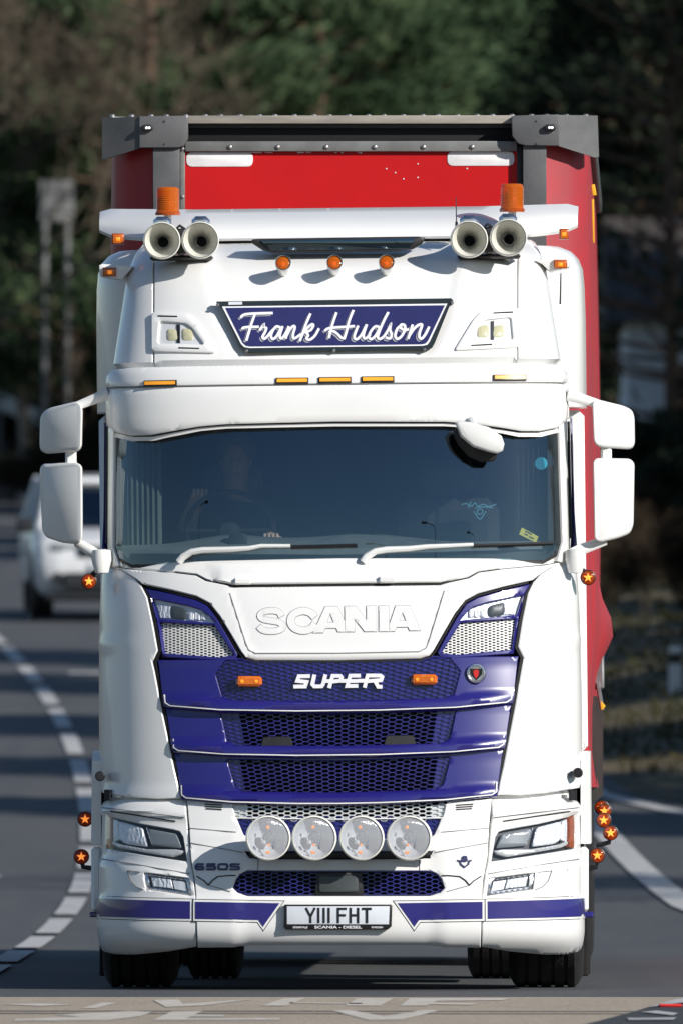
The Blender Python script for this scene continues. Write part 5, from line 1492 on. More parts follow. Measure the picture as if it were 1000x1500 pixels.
shirt = skin_mesh('shirt', [(p, (r[0] * 1.12, r[1] * 1.15) if hasattr(r, '__len__') else r * 1.16) for p, r in J[:3]] + [(J[i][0], J[i][1] * 1.2) for i in (8, 9, 12, 13)] + [((-.235, -.25, .45), .056), ((.235, -.25, .335), .056)],
          [(0, 1), (1, 2), (2, 3), (3, 4), (2, 5), (5, 6), (4, 7), (6, 8)], 'shirt_dark', person)
hm_ = MB(); hm_.lathe([(.098, -.02), (.104, .03), (.098, .08), (.07, .115), (.03, .13), (0, .132)], (0, .005, .80), axis=(0, .25, 1), seg=20); hm_.build('hair', 'hair_grey', person)
fc = MB()
for sx in (-1, 1): fc.lathe([(.011, 0), (.008, .006), (0, .008)], (sx * .033, -.122, .775), seg=10); fc.lathe([(.026, -.008), (.024, .004), (.010, .007)], (sx * .076, .0, .77), axis=(sx, 0, 0), seg=10)
fc.bbox((-.016, -.150, .735), (.016, -.11, .775), .008); fc.bbox((-.028, -.132, .695), (.028, -.10, .707), .005); fc.build('face_features', 'skin_tone', person)

# ================================================================== the ground
def cline(Y):
    if Y > 125: return -.000293 * (Y - 125) ** 2
    if Y < 88: return -.003 * (88 - Y) ** 2
    return 0.0
G_ = .0345
def gz(Y):
    if Y < 110: return 0.0
    if Y < 160: return G_ * (Y - 110) ** 2 / 100
    if Y < 600: return G_ * (25 + Y - 160)
    return G_ * (25 + 440)
def sstep(a, b, x):
    t = max(0, min(1, (x - a) / (b - a))); return t * t * (3 - 2 * t)
def road_right(Y):
    """right-hand edge of the asphalt"""
    pts = [(-300, 4), (60, 4.5), (90, 6), (144, 6), (150, 4.4), (155, 3.28), (160, 2.62), (167, 2.38), (176, 2.2), (200, 1.1), (230, -.35), (260, -2.4), (292, -4.75), (313, -5.7), (340, -9)]
    if Y <= pts[0][0]: return pts[0][1] + cline(Y)
    if Y < 88: return np.interp(Y, [p[0] for p in pts], [p[1] for p in pts]) + cline(Y)
    if Y > 340: return cline(Y) + 4.6
    return float(np.interp(Y, [p[0] for p in pts], [p[1] for p in pts]))
def ground_z(X, Y):
    z = gz(Y)
    rr = X - road_right(Y); rl = cline(Y) - 6.6 - X
    k = sstep(118, 175, Y)
    if rr > .6: z += k * (.30 * (1 - math.exp(-(rr - .6) / 1.2)) + .055 * min(rr - .6, 60)) * (1 + .0)
    if rl > .5: z += k * .06 * min(rl - .5, 60)
    if rr > .3 or rl > .3: z += .05 * math.sin(X * 1.7 + Y * .31) * math.sin(Y * .83 + X * .4)
    return z - .03
ysamp = list(range(-400, 60, 40)) + list(range(60, 420, 4)) + list(range(420, 700, 30)) + [800, 1000, 1400, 2000, 3000]
xs_ = sorted(set([-900, -500, -250, -140, -90, -60, -45, -35] + [round(-28 + .8 * k, 2) for k in range(58)] + [20, 26, 35, 50, 80, 140, 250, 500, 900]))
vs = [(x, y, ground_z(x, y)) for y in ysamp for x in xs_]
nx = len(xs_); fs = [(j * nx + i, j * nx + i + 1, (j + 1) * nx + i + 1, (j + 1) * nx + i) for j in range(len(ysamp) - 1) for i in range(nx - 1)]
mat('verge_soil', (0.050, 0.048, 0.022), .95, col2=(0.13, 0.095, 0.05), scale=.55, bump=.6, bscale=6)
ground = link('ground', vs, fs, 'verge_soil', None, 60); tag(ground, None, None, kind='structure')

def strip(name, samples, w0, w1, dz, material, smooth=60, kind='structure', crown=0):
    """samples: list of Y; w0(Y), w1(Y): left and right edges"""
    vs = []; fs = []
    K = 6
    for y in samples:
        a, b = w0(y), w1(y)
        for k in range(K + 1):
            vs.append((a + (b - a) * k / K, y, gz(y) + dz))
    for i in range(len(samples) - 1):
        for k in range(K): o = i * (K + 1) + k; fs.append((o, o + 1, o + K + 2, o + K + 1))
    o = link(name, vs, fs, material, None, smooth)
    if kind: o['kind'] = kind
    return o
def asphalt(name, c1, c2, c3, tracks=True):
    m, nt, b = new_mat(name)
    tc = nt.nodes.new('ShaderNodeTexCoord')
    rp, nz = noise_mix(nt, c1, c2, .35, detail=5, lo=.3, hi=.7, stretch=(1.6, .35, 1))
    n2 = nt.nodes.new('ShaderNodeTexNoise'); n2.inputs['Scale'].default_value = 70; n2.inputs['Detail'].default_value = 3
    nt.links.new(tc.outputs['Object'], n2.inputs['Vector'])
    mx = nt.nodes.new('ShaderNodeMixRGB'); mx.blend_type = 'MULTIPLY'; mx.inputs[0].default_value = .7
    r2 = nt.nodes.new('ShaderNodeValToRGB'); r2.color_ramp.elements[0].position = .35; r2.color_ramp.elements[0].color = (.38, .38, .38, 1); r2.color_ramp.elements[1].position = .7; r2.color_ramp.elements[1].color = (1.4, 1.37, 1.34, 1)
    nt.links.new(n2.outputs[0], r2.inputs[0]); nt.links.new(rp.outputs[0], mx.inputs[1]); nt.links.new(r2.outputs[0], mx.inputs[2])
    n3 = nt.nodes.new('ShaderNodeTexNoise'); n3.inputs['Scale'].default_value = 1.0; n3.inputs['Detail'].default_value = 2
    mp = nt.nodes.new('ShaderNodeMapping'); mp.inputs['Scale'].default_value = (2.2, .012, 1); nt.links.new(tc.outputs['Object'], mp.inputs[0]); nt.links.new(mp.outputs[0], n3.inputs['Vector'])
    m3 = nt.nodes.new('ShaderNodeMixRGB'); m3.inputs[2].default_value = (*c3, 1)
    r3 = nt.nodes.new('ShaderNodeValToRGB'); r3.color_ramp.elements[0].position = .5; r3.color_ramp.elements[0].color = (0, 0, 0, 1); r3.color_ramp.elements[1].position = .68; r3.color_ramp.elements[1].color = (.7, .7, .7, 1)
    nt.links.new(n3.outputs[0], r3.inputs[0]); nt.links.new(r3.outputs[0], m3.inputs[0]); nt.links.new(mx.outputs[0], m3.inputs[1])
    nt.links.new(m3.outputs[0], b.inputs['Base Color'])
    b.inputs['Roughness'].default_value = .82
    bp = nt.nodes.new('ShaderNodeBump'); bp.inputs['Strength'].default_value = .35; bp.inputs['Distance'].default_value = .01
    nt.links.new(n2.outputs[0], bp.inputs['Height']); nt.links.new(bp.outputs[0], b.inputs['Normal'])
    return m
asphalt('asphalt_grey', (0.070, 0.076, 0.084), (0.100, 0.101, 0.104), (0.058, 0.064, 0.073))
asphalt('asphalt_tan', (0.39, 0.325, 0.245), (0.50, 0.42, 0.32), (0.33, 0.275, 0.21))
asphalt('asphalt_dark', (0.035, 0.037, 0.042), (0.05, 0.052, 0.056), (0.03, 0.03, 0.035))
rs = [-300, -200, -120, -60, -20, 10, 30, 50] + list(np.arange(60, 420, 2.0)) + [430, 460, 500, 560, 640]
road = strip('road', [float(y) for y in rs], lambda y: cline(y) - 6.4, road_right, 0.0, 'asphalt_grey')
# kerbless edge strips seen beyond the white line
near = strip('road_surface_near', [float(y) for y in np.arange(20, 87.3, 1.22)], lambda y: cline(y) - 6.4, lambda y: min(road_right(y), 1.68 - (86.2 - y) * .07) if y < 86.2 else road_right(y), .006, 'asphalt_tan')
m, nt, b = new_mat('road_paint')
rp, _ = noise_mix(nt, (0.52, 0.515, 0.50), (0.30, 0.295, 0.29), 5.0, detail=6, lo=.42, hi=.72)
nt.links.new(rp.outputs[0], b.inputs['Base Color']); b.inputs['Roughness'].default_value = .7
m, nt, b = new_mat('worn_road_paint')
rp, _ = noise_mix(nt, (0.66, 0.62, 0.56), (0.50, 0.43, 0.34), 9.0, detail=7, lo=.36, hi=.60)
nt.links.new(rp.outputs[0], b.inputs['Base Color']); b.inputs['Roughness'].default_value = .75
mat('tar_joint', (.03, .028, .026), .8)
mat('stud_red', (.65, .03, .025), .3)

y = 64.0
while y < 330:
    ysd = [y + 6.0 * k / 4 for k in range(5)]
    o = strip('lane_dash', ysd, lambda q: cline(q) - 2.01, lambda q: cline(q) - 1.85, .014, 'road_paint')
    y += 7.6
strip('edge_line', [float(q) for q in np.arange(104, 164, 2.0)], lambda q: float(np.interp(q, [104, 128, 149, 166], [3.1, 2.36, 2.12, 1.85])), lambda q: float(np.interp(q, [104, 128, 149, 166], [3.35, 2.60, 2.34, 2.05])), .014, 'road_paint')
def road_quad(name, pts, dz, material):
    """a flat mark on the road given by plan points"""
    o = link(name, [(x, y, gz(y) + dz) for x, y in pts], [tuple(range(len(pts)))], material, None, 0); o['kind'] = 'structure'; return o
strip('edge_line', [float(q) for q in np.arange(146, 173, 1.0)], lambda q: road_right(q) - .42, lambda q: road_right(q) - .22, .014, 'road_paint')
strip('edge_line', [float(q) for q in np.arange(172, 340, 2.0)], lambda q: road_right(q) - .45, lambda q: road_right(q) - .27, .014, 'road_paint')
def gy(py):
    """distance of a road point seen at drawing height py (flat part)"""
    return CAMH * FPX / (py - 1117)
def gp(px, py): Y = gy(py); return ((px - 500) / FPX * Y, Y)
# worn lettering and lines painted on the near surface
for pl in ([(224, 1467), (243, 1477.5), (300, 1475), (376, 1465.5), (330, 1468.5), (268, 1473), (262, 1466.5)],
           [(384, 1475.5), (416, 1464.5), (448, 1464), (420, 1475.5)], [(424, 1470.5), (530, 1471.5), (530, 1473), (424, 1472)], [(505, 1475.5), (524, 1464.5), (576, 1464.5), (556, 1475.5)],
           [(586, 1475.5), (600, 1464.5), (745, 1464.5), (735, 1467.5), (640, 1468.5), (634, 1471), (700, 1472), (690, 1474.5), (630, 1473.5), (622, 1475.5)],
           [(120, 1479.5), (150, 1471), (172, 1471), (140, 1479.5)], [(0, 1473.5), (60, 1472), (110, 1474), (60, 1476)],
           [(80, 1489), (190, 1483.5), (225, 1484.5), (205, 1491), (160, 1497), (20, 1498), (24, 1495), (120, 1492)],
           [(224, 1497), (252, 1484), (298, 1483.5), (285, 1488.5), (328, 1489), (328, 1491.5), (280, 1491.5), (272, 1494.5), (410, 1493.5), (410, 1496.5)],
           [(486, 1482.5), (512, 1482), (562, 1491), (620, 1482), (645, 1482), (590, 1496), (540, 1497)]):
    road_quad('road_lettering', [gp(*p) for p in pl], .0085, 'worn_road_paint')
for yj in (1482.5, 1486.0):
    road_quad('tar_line', [gp(-60, yj), gp(-60, yj + 1.0), gp(935, yj + 1.6), gp(935, yj + .9)], .0075, 'tar_joint')
patch = [gp(1060, 1462), gp(1000, 1466), gp(955, 1476), gp(930, 1484), gp(870, 1500), gp(820, 1512), gp(1060, 1512)]
road_quad('road_patch', patch, .010, 'asphalt_dark')
for pl in ([(950, 1480), (985, 1469), (1060, 1455), (1060, 1463), (1000, 1473)], [(938, 1487), (962, 1485), (992, 1489), (985, 1492)], [(918, 1496), (990, 1495.5), (985, 1498.5), (920, 1499)]):
    road_quad('edge_line', [gp(*p) for p in pl], .016, 'road_paint')
X_, Y_ = gp(981, 1478)
stud = MB(); stud.bbox((X_ - .055, Y_ - .05, .010), (X_ + .055, Y_ + .05, .024), .006); st_o = stud.build('road_stud', 'stud_red', None)
tag(st_o, 'small red road stud beside the dark asphalt patch', 'road stud')
# transverse marks in the outer lane
for (x0, x1, yy, dd) in ((-3.4, -2.62, 137.2, .55), (-3.0, -2.6, 196, 1.0)):
    road_quad('lane_mark', [(x0, yy), (x1, yy), (x1, yy + dd), (x0, yy + dd)], .016, 'road_paint')

# ================================================================== the white car behind
car = empty('car', (-2.80, 218.0, gz(219)), R(-2.0))
tag(car, 'white SUV following behind the lorry in the same lane', 'car')
car.rotation_euler = (math.atan(G_), 0, R(3.5))
def car_sec(z, hw, y0, y1): return (z, hw, y0, y1)
vs = []; fs = []
rows_ = [(.30, .86, .12, 4.4), (.42, .93, .02, 4.5), (.62, .945, -.02, 4.5), (.80, .945, .02, 4.5), (.94, .935, .08, 4.48), (1.02, .90, .28, 4.45), (1.10, .86, .95, 4.42)]
def ring_(z, hw, y0, y1, n=8):
    pts = []
    for k in range(n + 1):
        a = math.pi * k / n - math.pi / 2
        sx = math.sin(a); cx_ = math.cos(a)
        pts.append((hw * (abs(sx) ** .45) * (1 if sx > 0 else -1), y0 + .42 * (1 - cx_ ** .5 if cx_ > 0 else 1), z))
    pts += [(hw, y1 - .1, z), (hw * .9, y1, z), (-hw * .9, y1, z), (-hw, y1 - .1, z)]
    return pts
rg = [ring_(*r) for r in rows_]; n = len(rg[0])
for r_ in rg: vs += r_
for i in range(len(rg) - 1):
    for k in range(n): k2 = (k + 1) % n; fs.append((i*n + k, i*n + k2, (i+1)*n + k2, (i+1)*n + k))
fs.append(tuple((len(rg)-1)*n + k for k in range(n)))
link('body', vs, fs, 'car_white', car, 45)
mb = MB()
a4 = [(-.80, 1.02, 1.09), (.80, 1.02, 1.09), (.66, 1.75, 1.62), (-.66, 1.75, 1.62)]
mb.add(a4, [(0, 1, 2, 3)]); mb.build('windscreen', 'hatch_glass', car, 0)
mb = MB(); mb.bbox((-.70, 1.68, 1.60), (.70, 4.2, 1.70), .05)
for s in (1, -1):
    mb.tube([(s*.84, .98, 1.08), (s*.70, 1.72, 1.64)], .045, 8); mb.tube([(s*.86, 2.6, 1.08), (s*.72, 2.55, 1.64)], .05, 8); mb.tube([(s*.86, 4.3, 1.08), (s*.70, 4.1, 1.64)], .08, 8)
mb.build('roof', 'car_white', car)
for s in (1, -1):
    mb = MB(); mb.add([(s*.86, 1.1, 1.10), (s*.86, 4.2, 1.10), (s*.70, 4.1, 1.60), (s*.70, 1.8, 1.60)], [(0, 1, 2, 3)]); mb.build('side_window', 'hatch_glass', car, 0)
    mb = MB(); mb.tube([(s*.62, 1.9, 1.71), (s*.62, 2.1, 1.755), (s*.62, 3.8, 1.755), (s*.62, 4.0, 1.71)], .018, 6); mb.build('roof_rail', 'steel', car)
    mb = MB(); mb.bbox((s*.56 - .20, .055, .80), (s*.56 + .20, .30, .93), .04); hl_ = mb.build('headlamp', 'projector_grey', car)
    mb = MB(); mb.lathe([(.05, 0), (.04, .02), (0, .025)], (s*.62, .06, .865), seg=12); mb.build('bulb', 'projector_grey', hl_)
    mb = MB(); mb.lathe([(.075, 0), (.06, .015), (0, .02)], (s*.66, .005, .50), seg=14); mb.build('fog_lamp', 'car_dark', car)
    mb = MB(); mb.bbox((s*1.0 - .12, .95, 1.04), (s*1.0 + .10, 1.12, 1.22), .04); mb.build('wing_mirror', 'car_dark', car)
    for yy in (.88, 3.6):
        e = empty('wheel', (s * .80, yy, .35), 0, car)
        mb = MB(); mb.lathe([(.22, -.11), (.32, -.115), (.35, -.09), (.352, .0), (.35, .09), (.32, .115), (.22, .11)], axis=(1, 0, 0), seg=28); mb.build('tyre', 'rubber', e)
        mb = MB(); mb.lathe([(.22, s * .09), (.18, s * .06), (.05, s * .08), (0, s * .08)], axis=(1, 0, 0), seg=20); mb.build('rim', 'steel', e)
    mb = MB(); mb.lathe([(.37, s*.955), (.43, s*.96), (.43, s*.90)], (0, .88, .36), axis=(1, 0, 0), seg=28); mb.build('wheel_arch', 'car_dark', car)
mb = MB(); mb.bbox((-.40, -.03, .76), (.40, .1, .90), .02); mb.build('grille', 'car_dark', car)
mb = MB(); mb.bbox((-.60, -.06, .38), (.60, .1, .57), .03); mb.build('lower_grille', 'car_dark', car)
mb = MB(); mb.bbox((-.27, -.05, .60), (.27, 0, .70), .005); mb.build('number_plate', 'plate_white', car)
mb = MB(); mb.bbox((-.82, .02, .22), (.82, .3, .33), .04); mb.build('underbody', 'car_dark', car)
mb = MB(); mb.box((-.80, 1.2, 1.0), (.80, 4.2, 1.08)); mb.build('interior_floor', 'cab_dark', car, 0)

# ================================================================== trees and verge
def leafmat(name, c1, c2, scale=.8, trans=.38):
    m, nt, b = new_mat(name)
    rp, _ = noise_mix(nt, c1, c2, scale, detail=4, lo=.35, hi=.65)
    out = nt.nodes['Material Output']; nt.nodes.remove(b)
    df = nt.nodes.new('ShaderNodeBsdfDiffuse'); tl = nt.nodes.new('ShaderNodeBsdfTranslucent'); mx = nt.nodes.new('ShaderNodeMixShader'); mx.inputs[0].default_value = trans
    nt.links.new(rp.outputs[0], df.inputs[0]); nt.links.new(rp.outputs[0], tl.inputs[0])
    nt.links.new(df.outputs[0], mx.inputs[1]); nt.links.new(tl.outputs[0], mx.inputs[2]); nt.links.new(mx.outputs[0], out.inputs[0])
    return m
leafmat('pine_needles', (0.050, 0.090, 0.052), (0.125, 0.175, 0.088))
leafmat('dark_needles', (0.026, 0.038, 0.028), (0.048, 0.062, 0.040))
leafmat('ivy_leaves', (0.030, 0.055, 0.018), (0.070, 0.100, 0.035))
leafmat('brown_twigs', (0.15, 0.125, 0.10), (0.24, 0.20, 0.15))
leafmat('scrub_twigs', (0.050, 0.040, 0.030), (0.11, 0.085, 0.06))
leafmat('olive_twigs', (0.14, 0.13, 0.085), (0.22, 0.195, 0.125))
mat('pale_bark', (0.36, 0.31, 0.25), .8, col2=(0.16, 0.13, 0.10), scale=5, bump=.5, bscale=20)
mat('pine_bark', (0.13, 0.075, 0.045), .9, col2=(0.07, 0.05, 0.035), scale=7, bump=.8, bscale=14)
mat('dark_bark', (0.05, 0.042, 0.034), .9, col2=(0.09, 0.075, 0.06), scale=5, bump=.6, bscale=18)

def quads_mesh(name, C, A, Bv, material):
    """C centres, A and Bv half axes (n,3)"""
    n = len(C)
    V = np.empty((n * 4, 3)); V[0::4] = C - A - Bv * .4; V[1::4] = C + A - Bv; V[2::4] = C + A * 1.1 + Bv * .5; V[3::4] = C - A + Bv
    me = bpy.data.meshes.new(name)
    me.vertices.add(n * 4); me.vertices.foreach_set('co', V.ravel())
    me.loops.add(n * 4); me.loops.foreach_set('vertex_index', np.arange(n * 4))
    me.polygons.add(n); me.polygons.foreach_set('loop_start', np.arange(0, n * 4, 4)); me.polygons.foreach_set('loop_total', np.full(n, 4))
    me.update(calc_edges=True); me.materials.append(MATS[material])
    return me
def segs_mesh(name, P, Q, r0, r1, material, sides=3):
    """many thin tapered sticks"""
    n = len(P); D = Q - P; D /= np.linalg.norm(D, axis=1, keepdims=True) + 1e-9
    ref = np.where(np.abs(D[:, 2:3]) < .9, [[0, 0, 1.0]], [[1.0, 0, 0]]); a = np.cross(D, ref); a /= np.linalg.norm(a, axis=1, keepdims=True); b = np.cross(D, a)
    V = np.empty((n, 2 * sides, 3))
    for k in range(sides):
        c, s = math.cos(2 * math.pi * k / sides), math.sin(2 * math.pi * k / sides)
        o = a * c + b * s
        V[:, k] = P + o * r0[:, None]; V[:, sides + k] = Q + o * r1[:, None]
    F = np.empty((n, sides, 4), int)
    base = np.arange(n) * 2 * sides
    for k in range(sides):
        k2 = (k + 1) % sides
        F[:, k] = np.stack([base + k, base + k2, base + sides + k2, base + sides + k], -1)
    F = F.reshape(-1, 4); m = len(F)
    me = bpy.data.meshes.new(name); me.vertices.add(n * 2 * sides); me.vertices.foreach_set('co', V.reshape(-1))
    me.loops.add(m * 4); me.loops.foreach_set('vertex_index', F.ravel()); me.polygons.add(m); me.polygons.foreach_set('loop_start', np.arange(0, m * 4, 4)); me.polygons.foreach_set('loop_total', np.full(m, 4))
    me.update(calc_edges=True); me.materials.append(MATS[material])
    return me
def unit(rng, n):
    v = rng.normal(size=(n, 3)); return v / np.linalg.norm(v, axis=1, keepdims=True)
def as_obj(name, me, parent):
    o = bpy.data.objects.new(name, me); COL.objects.link(o); o.parent = parent; return o

def pine_meshes(seed, H, Rr, nb=210, per=34, needles='pine_needles', low=.12):
    rng = np.random.default_rng(seed)
    P = []; Q = []; r0 = []; r1 = []; C = []; A = []; Bv = []
    lean = rng.normal(size=2) * .03
    top = lambda z: np.array([lean[0] * z, lean[1] * z, z])
    K = 14
    for k in range(K):
        z0 = H * k / K; z1 = H * (k + 1) / K
        P.append(top(z0)); Q.append(top(z1)); r0.append(.20 * (1 - .9 * k / K) * H / 14); r1.append(.20 * (1 - .9 * (k + 1) / K) * H / 14)
    for i in range(nb):
        t = low + (1 - low) * rng.random() ** .85; z = H * t
        L = Rr * (1 - t) ** .6 * (.65 + .5 * rng.random()) + .35
        az = rng.random() * 2 * math.pi; up = .05 + .45 * t + rng.normal() * .12
        d = np.array([math.cos(az), math.sin(az), up]); d /= np.linalg.norm(d)
        a0 = top(z); a1 = a0 + d * L * .55; a2 = a1 + (d + np.array([0, 0, .25])) * L * .45
        P += [a0, a1]; Q += [a1, a2]; r0 += [.05, .03]; r1 += [.03, .012]
        m = int(per * (.5 + L / Rr))
        tt = .42 + .60 * rng.random(m) ** .6
        base = a0 + np.outer(tt, (a2 - a0)) + rng.normal(size=(m, 3)) * [.26, .26, .15] * (L / Rr + .3)
        dirs = unit(rng, m) * .8 + d + [0, 0, .3]; dirs /= np.linalg.norm(dirs, axis=1, keepdims=True)
        side = np.cross(dirs, unit(rng, m)); side /= np.linalg.norm(side, axis=1, keepdims=True)
        sz = .060 + .065 * rng.random(m)
        C.append(base); A.append(dirs * sz[:, None] * 1.25); Bv.append(side * sz[:, None] * .42)
    tk = segs_mesh('trunk', np.array(P), np.array(Q), np.array(r0), np.array(r1), 'pine_bark', 6)
    cr = quads_mesh('crown', np.concatenate(C), np.concatenate(A), np.concatenate(Bv), needles)
    return tk, cr
def bare_meshes(seed, H, spread=.5, twigs='brown_twigs', bark='dark_bark', levels=5, leafy=0):
    rng = np.random.default_rng(seed)
    big = []; fine = []
    def grow(p, d, L, r, lv):
        q = p + d * L
        (big if lv < 3 else fine).append((p, q, r, r * .66))
        if lv >= levels: return
        nchild = 3 if lv < 2 else rng.integers(3, 5)
        for k in range(nchild):
            t = 1.0 if k == 0 else .45 + .55 * rng.random()
            dd = d + rng.normal(size=3) * spread * (0.55 if k == 0 else 1.0) + np.array([0, 0, .16]); dd /= np.linalg.norm(dd)
            grow(p + d * L * t, dd, L * (.74 + .16 * rng.random()), r * (.68 if k == 0 else .52), lv + 1)
    n0 = 2
    grow(np.zeros(3), np.array([rng.normal() * .05, rng.normal() * .05, 1.0]), H * .24, H * .010, 0)
    grow(np.array([.15, .1, 0]), np.array([rng.normal() * .12, rng.normal() * .12, 1.0]), H * .22, H * .008, 0)
    arr = lambda L: (np.array([l[0] for l in L]), np.array([l[1] for l in L]), np.array([l[2] for l in L]), np.array([l[3] for l in L]))
    tk = segs_mesh('trunk', *arr(big), bark, 6)
    # spray of fine twigs at the ends
    fp, fq, f0, f1 = arr(fine)
    ends = fq[-int(len(fq) * .75):]; m = 8
    E = np.repeat(ends, m, 0); dirs = unit(rng, len(E)) * .8 + [0, 0, .55]; dirs /= np.linalg.norm(dirs, axis=1, keepdims=True)
    ln = (.25 + .45 * rng.random(len(E)))[:, None]
    P = np.concatenate([fp, E]); Q = np.concatenate([fq, E + dirs * ln]); r0 = np.concatenate([np.maximum(f0, .009), np.full(len(E), .010)]); r1 = np.concatenate([np.maximum(f1, .007), np.full(len(E), .005)])
    cr = segs_mesh('crown', P, Q, r0, r1, twigs, 3)
    return tk, cr
def bush_meshes(seed, H, Rr, n=5000, leaves='ivy_leaves', size=.10):
    rng = np.random.default_rng(seed)
    lob = 16; lc = rng.normal(size=(lob, 3)) * [Rr * .45, Rr * .45, H * .22] + [0, 0, H * .52]; lr = Rr * (.28 + .25 * rng.random(lob))
    idx = rng.integers(0, lob, n); d = unit(rng, n); rad = lr[idx] * rng.random(n) ** .35
    C = lc[idx] + d * rad[:, None]; C[:, 2] = np.maximum(C[:, 2], .05)
    dirs = unit(rng, n); side = np.cross(dirs, unit(rng, n)); side /= np.linalg.norm(side, axis=1, keepdims=True)
    sz = size * (.7 + .7 * rng.random(n))[:, None]
    cr = quads_mesh('crown', C, dirs * sz, side * sz * .6, leaves)
    P = np.zeros((7, 3)); P[:, :2] = rng.normal(size=(7, 2)) * .15; Q = lc[:7] * .9
    tk = segs_mesh('trunk', P, Q, np.full(7, .05), np.full(7, .02), 'dark_bark', 5)
    return tk, cr
LIB = {
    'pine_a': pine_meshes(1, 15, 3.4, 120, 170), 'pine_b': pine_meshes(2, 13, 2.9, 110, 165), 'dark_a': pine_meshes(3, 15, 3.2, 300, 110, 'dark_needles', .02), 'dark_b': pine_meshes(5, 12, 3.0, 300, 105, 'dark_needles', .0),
    'bare_a': bare_meshes(11, 13, .42), 'bare_b': bare_meshes(12, 12, .5, 'olive_twigs'), 'birch': bare_meshes(13, 13, .40, 'brown_twigs', 'pale_bark'),
    'bush_a': bush_meshes(21, 4.5, 2.4, 7000, 'dark_needles', .13), 'bush_b': bush_meshes(22, 3.0, 1.9, 4500, 'ivy_leaves', .10), 'thin_a': pine_meshes(7, 11, 3.0, 110, 16, 'dark_needles', .05), 'scrub': bare_meshes(23, 5, .62, 'scrub_twigs', levels=5)}
TREES = []
def plant(kind, px, Y, label, group, cat='tree', sc=1.0, rz=0.0, name='tree', X=None):
    x = X if X is not None else (px - 500) / FPX * Y
    e = empty(name, (x, Y, ground_z(x, Y) - .05), rz); e.scale = (sc, sc, sc)
    tag(e, label, cat, group)
    tk, cr = LIB[kind]
    as_obj('trunk', tk, e); as_obj('crown', cr, e)
    TREES.append(e)
    return e
P1 = 'broad green pine rising behind the trailer roof'
D1 = 'dark dense conifer in the shaded wood beside the road'
B1 = 'bare brown tree with fine twigs in the wood'
# (kind, drawing x, distance, label, scale, turn)
for k, px, Y, lab, sc, rz in (
    ('pine_a', 215, 291, P1, 1.0, .3), ('pine_b', 455, 296, P1, 1.12, 1.4), ('pine_a', 580, 306, P1, 1.08, 2.6), ('pine_b', 110, 295, P1, .85, 4.0), ('pine_b', 660, 313, P1, .95, .4), ('pine_a', 870, 334, P1, 1.0, 4.4),
    ('bare_a', -190, 286, B1, 1.05, .5), ('bare_b', 345, 306, B1, .8, 1.9), ('bare_a', 750, 317, B1, 1.15, 3.1), ('bare_b', 730, 324, B1, 1.1, 5.0), ('bare_a', -110, 310, B1, 1.2, 2.2), ('bare_b', 810, 326, B1, 1.1, .9), ('bare_b', 720, 309, B1, .7, 3.9),
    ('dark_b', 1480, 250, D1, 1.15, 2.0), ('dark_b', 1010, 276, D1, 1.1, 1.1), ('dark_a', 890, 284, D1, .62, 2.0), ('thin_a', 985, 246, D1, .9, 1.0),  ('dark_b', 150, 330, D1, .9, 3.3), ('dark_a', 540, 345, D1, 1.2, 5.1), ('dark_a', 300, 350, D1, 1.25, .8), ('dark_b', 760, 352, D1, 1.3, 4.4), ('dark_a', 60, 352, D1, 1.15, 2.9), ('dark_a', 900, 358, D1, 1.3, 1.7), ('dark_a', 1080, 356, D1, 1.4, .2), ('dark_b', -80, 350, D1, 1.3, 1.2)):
    nm = 'pine_tree' if k.startswith('pine') else ('bare_tree' if k.startswith('bare') else 'conifer_tree')
    plant(k, px, Y, lab, {'pine_tree': 'pines behind the trailer', 'bare_tree': 'bare trees in the wood', 'conifer_tree': 'dark conifers in the wood'}[nm], sc=sc, rz=rz, name=nm)
for k, px, Y, sc, rz in (('birch', 98, 304, .85, .7), ('birch', 50, 308, .9, 3.6)):
    plant(k, px, Y, 'pale-barked birch standing over the left-hand bank', 'birches over the bank', sc=sc, rz=rz, name='birch_tree')
for px, Y, sc, rz in ((1270, 232, 1.0, .3), (965, 226, .2, 1.5), (900, 236, .22, 5.1), (955, 246, .4, 3.1), (1020, 238, .30, .9),  (150, 330, .9, .8), (40, 334, 1.0, 3.0), (250, 300, 1.1, 1.0), (420, 310, 1.1, 2.0), (600, 316, 1.2, 3.0), (760, 326, 1.2, 5.0), (-40, 330, 1.1, 2)):
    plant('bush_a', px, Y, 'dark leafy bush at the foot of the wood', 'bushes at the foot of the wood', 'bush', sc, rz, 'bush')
for px, Y, sc, rz in ((905, 214, .30, .3), (950, 206, .26, 2.0), (1000, 200, .30, 4.0), (1040, 212, .3, 1.0), (925, 226, .3, 3.1)):
    plant('scrub', px, Y, 'low brown leafless scrub on the right-hand verge', 'scrub on the verge', 'bush', sc, rz, 'scrub_bush')
for px, Y, sc, rz in ((70, 285, .26, .4), (125, 284, .36, 1.9), (20, 284, .24, 3.0)):
    plant('scrub', px, Y, 'leafless brown scrub below the birches', 'scrub below the birches', 'bush', sc, rz, 'scrub_bush')
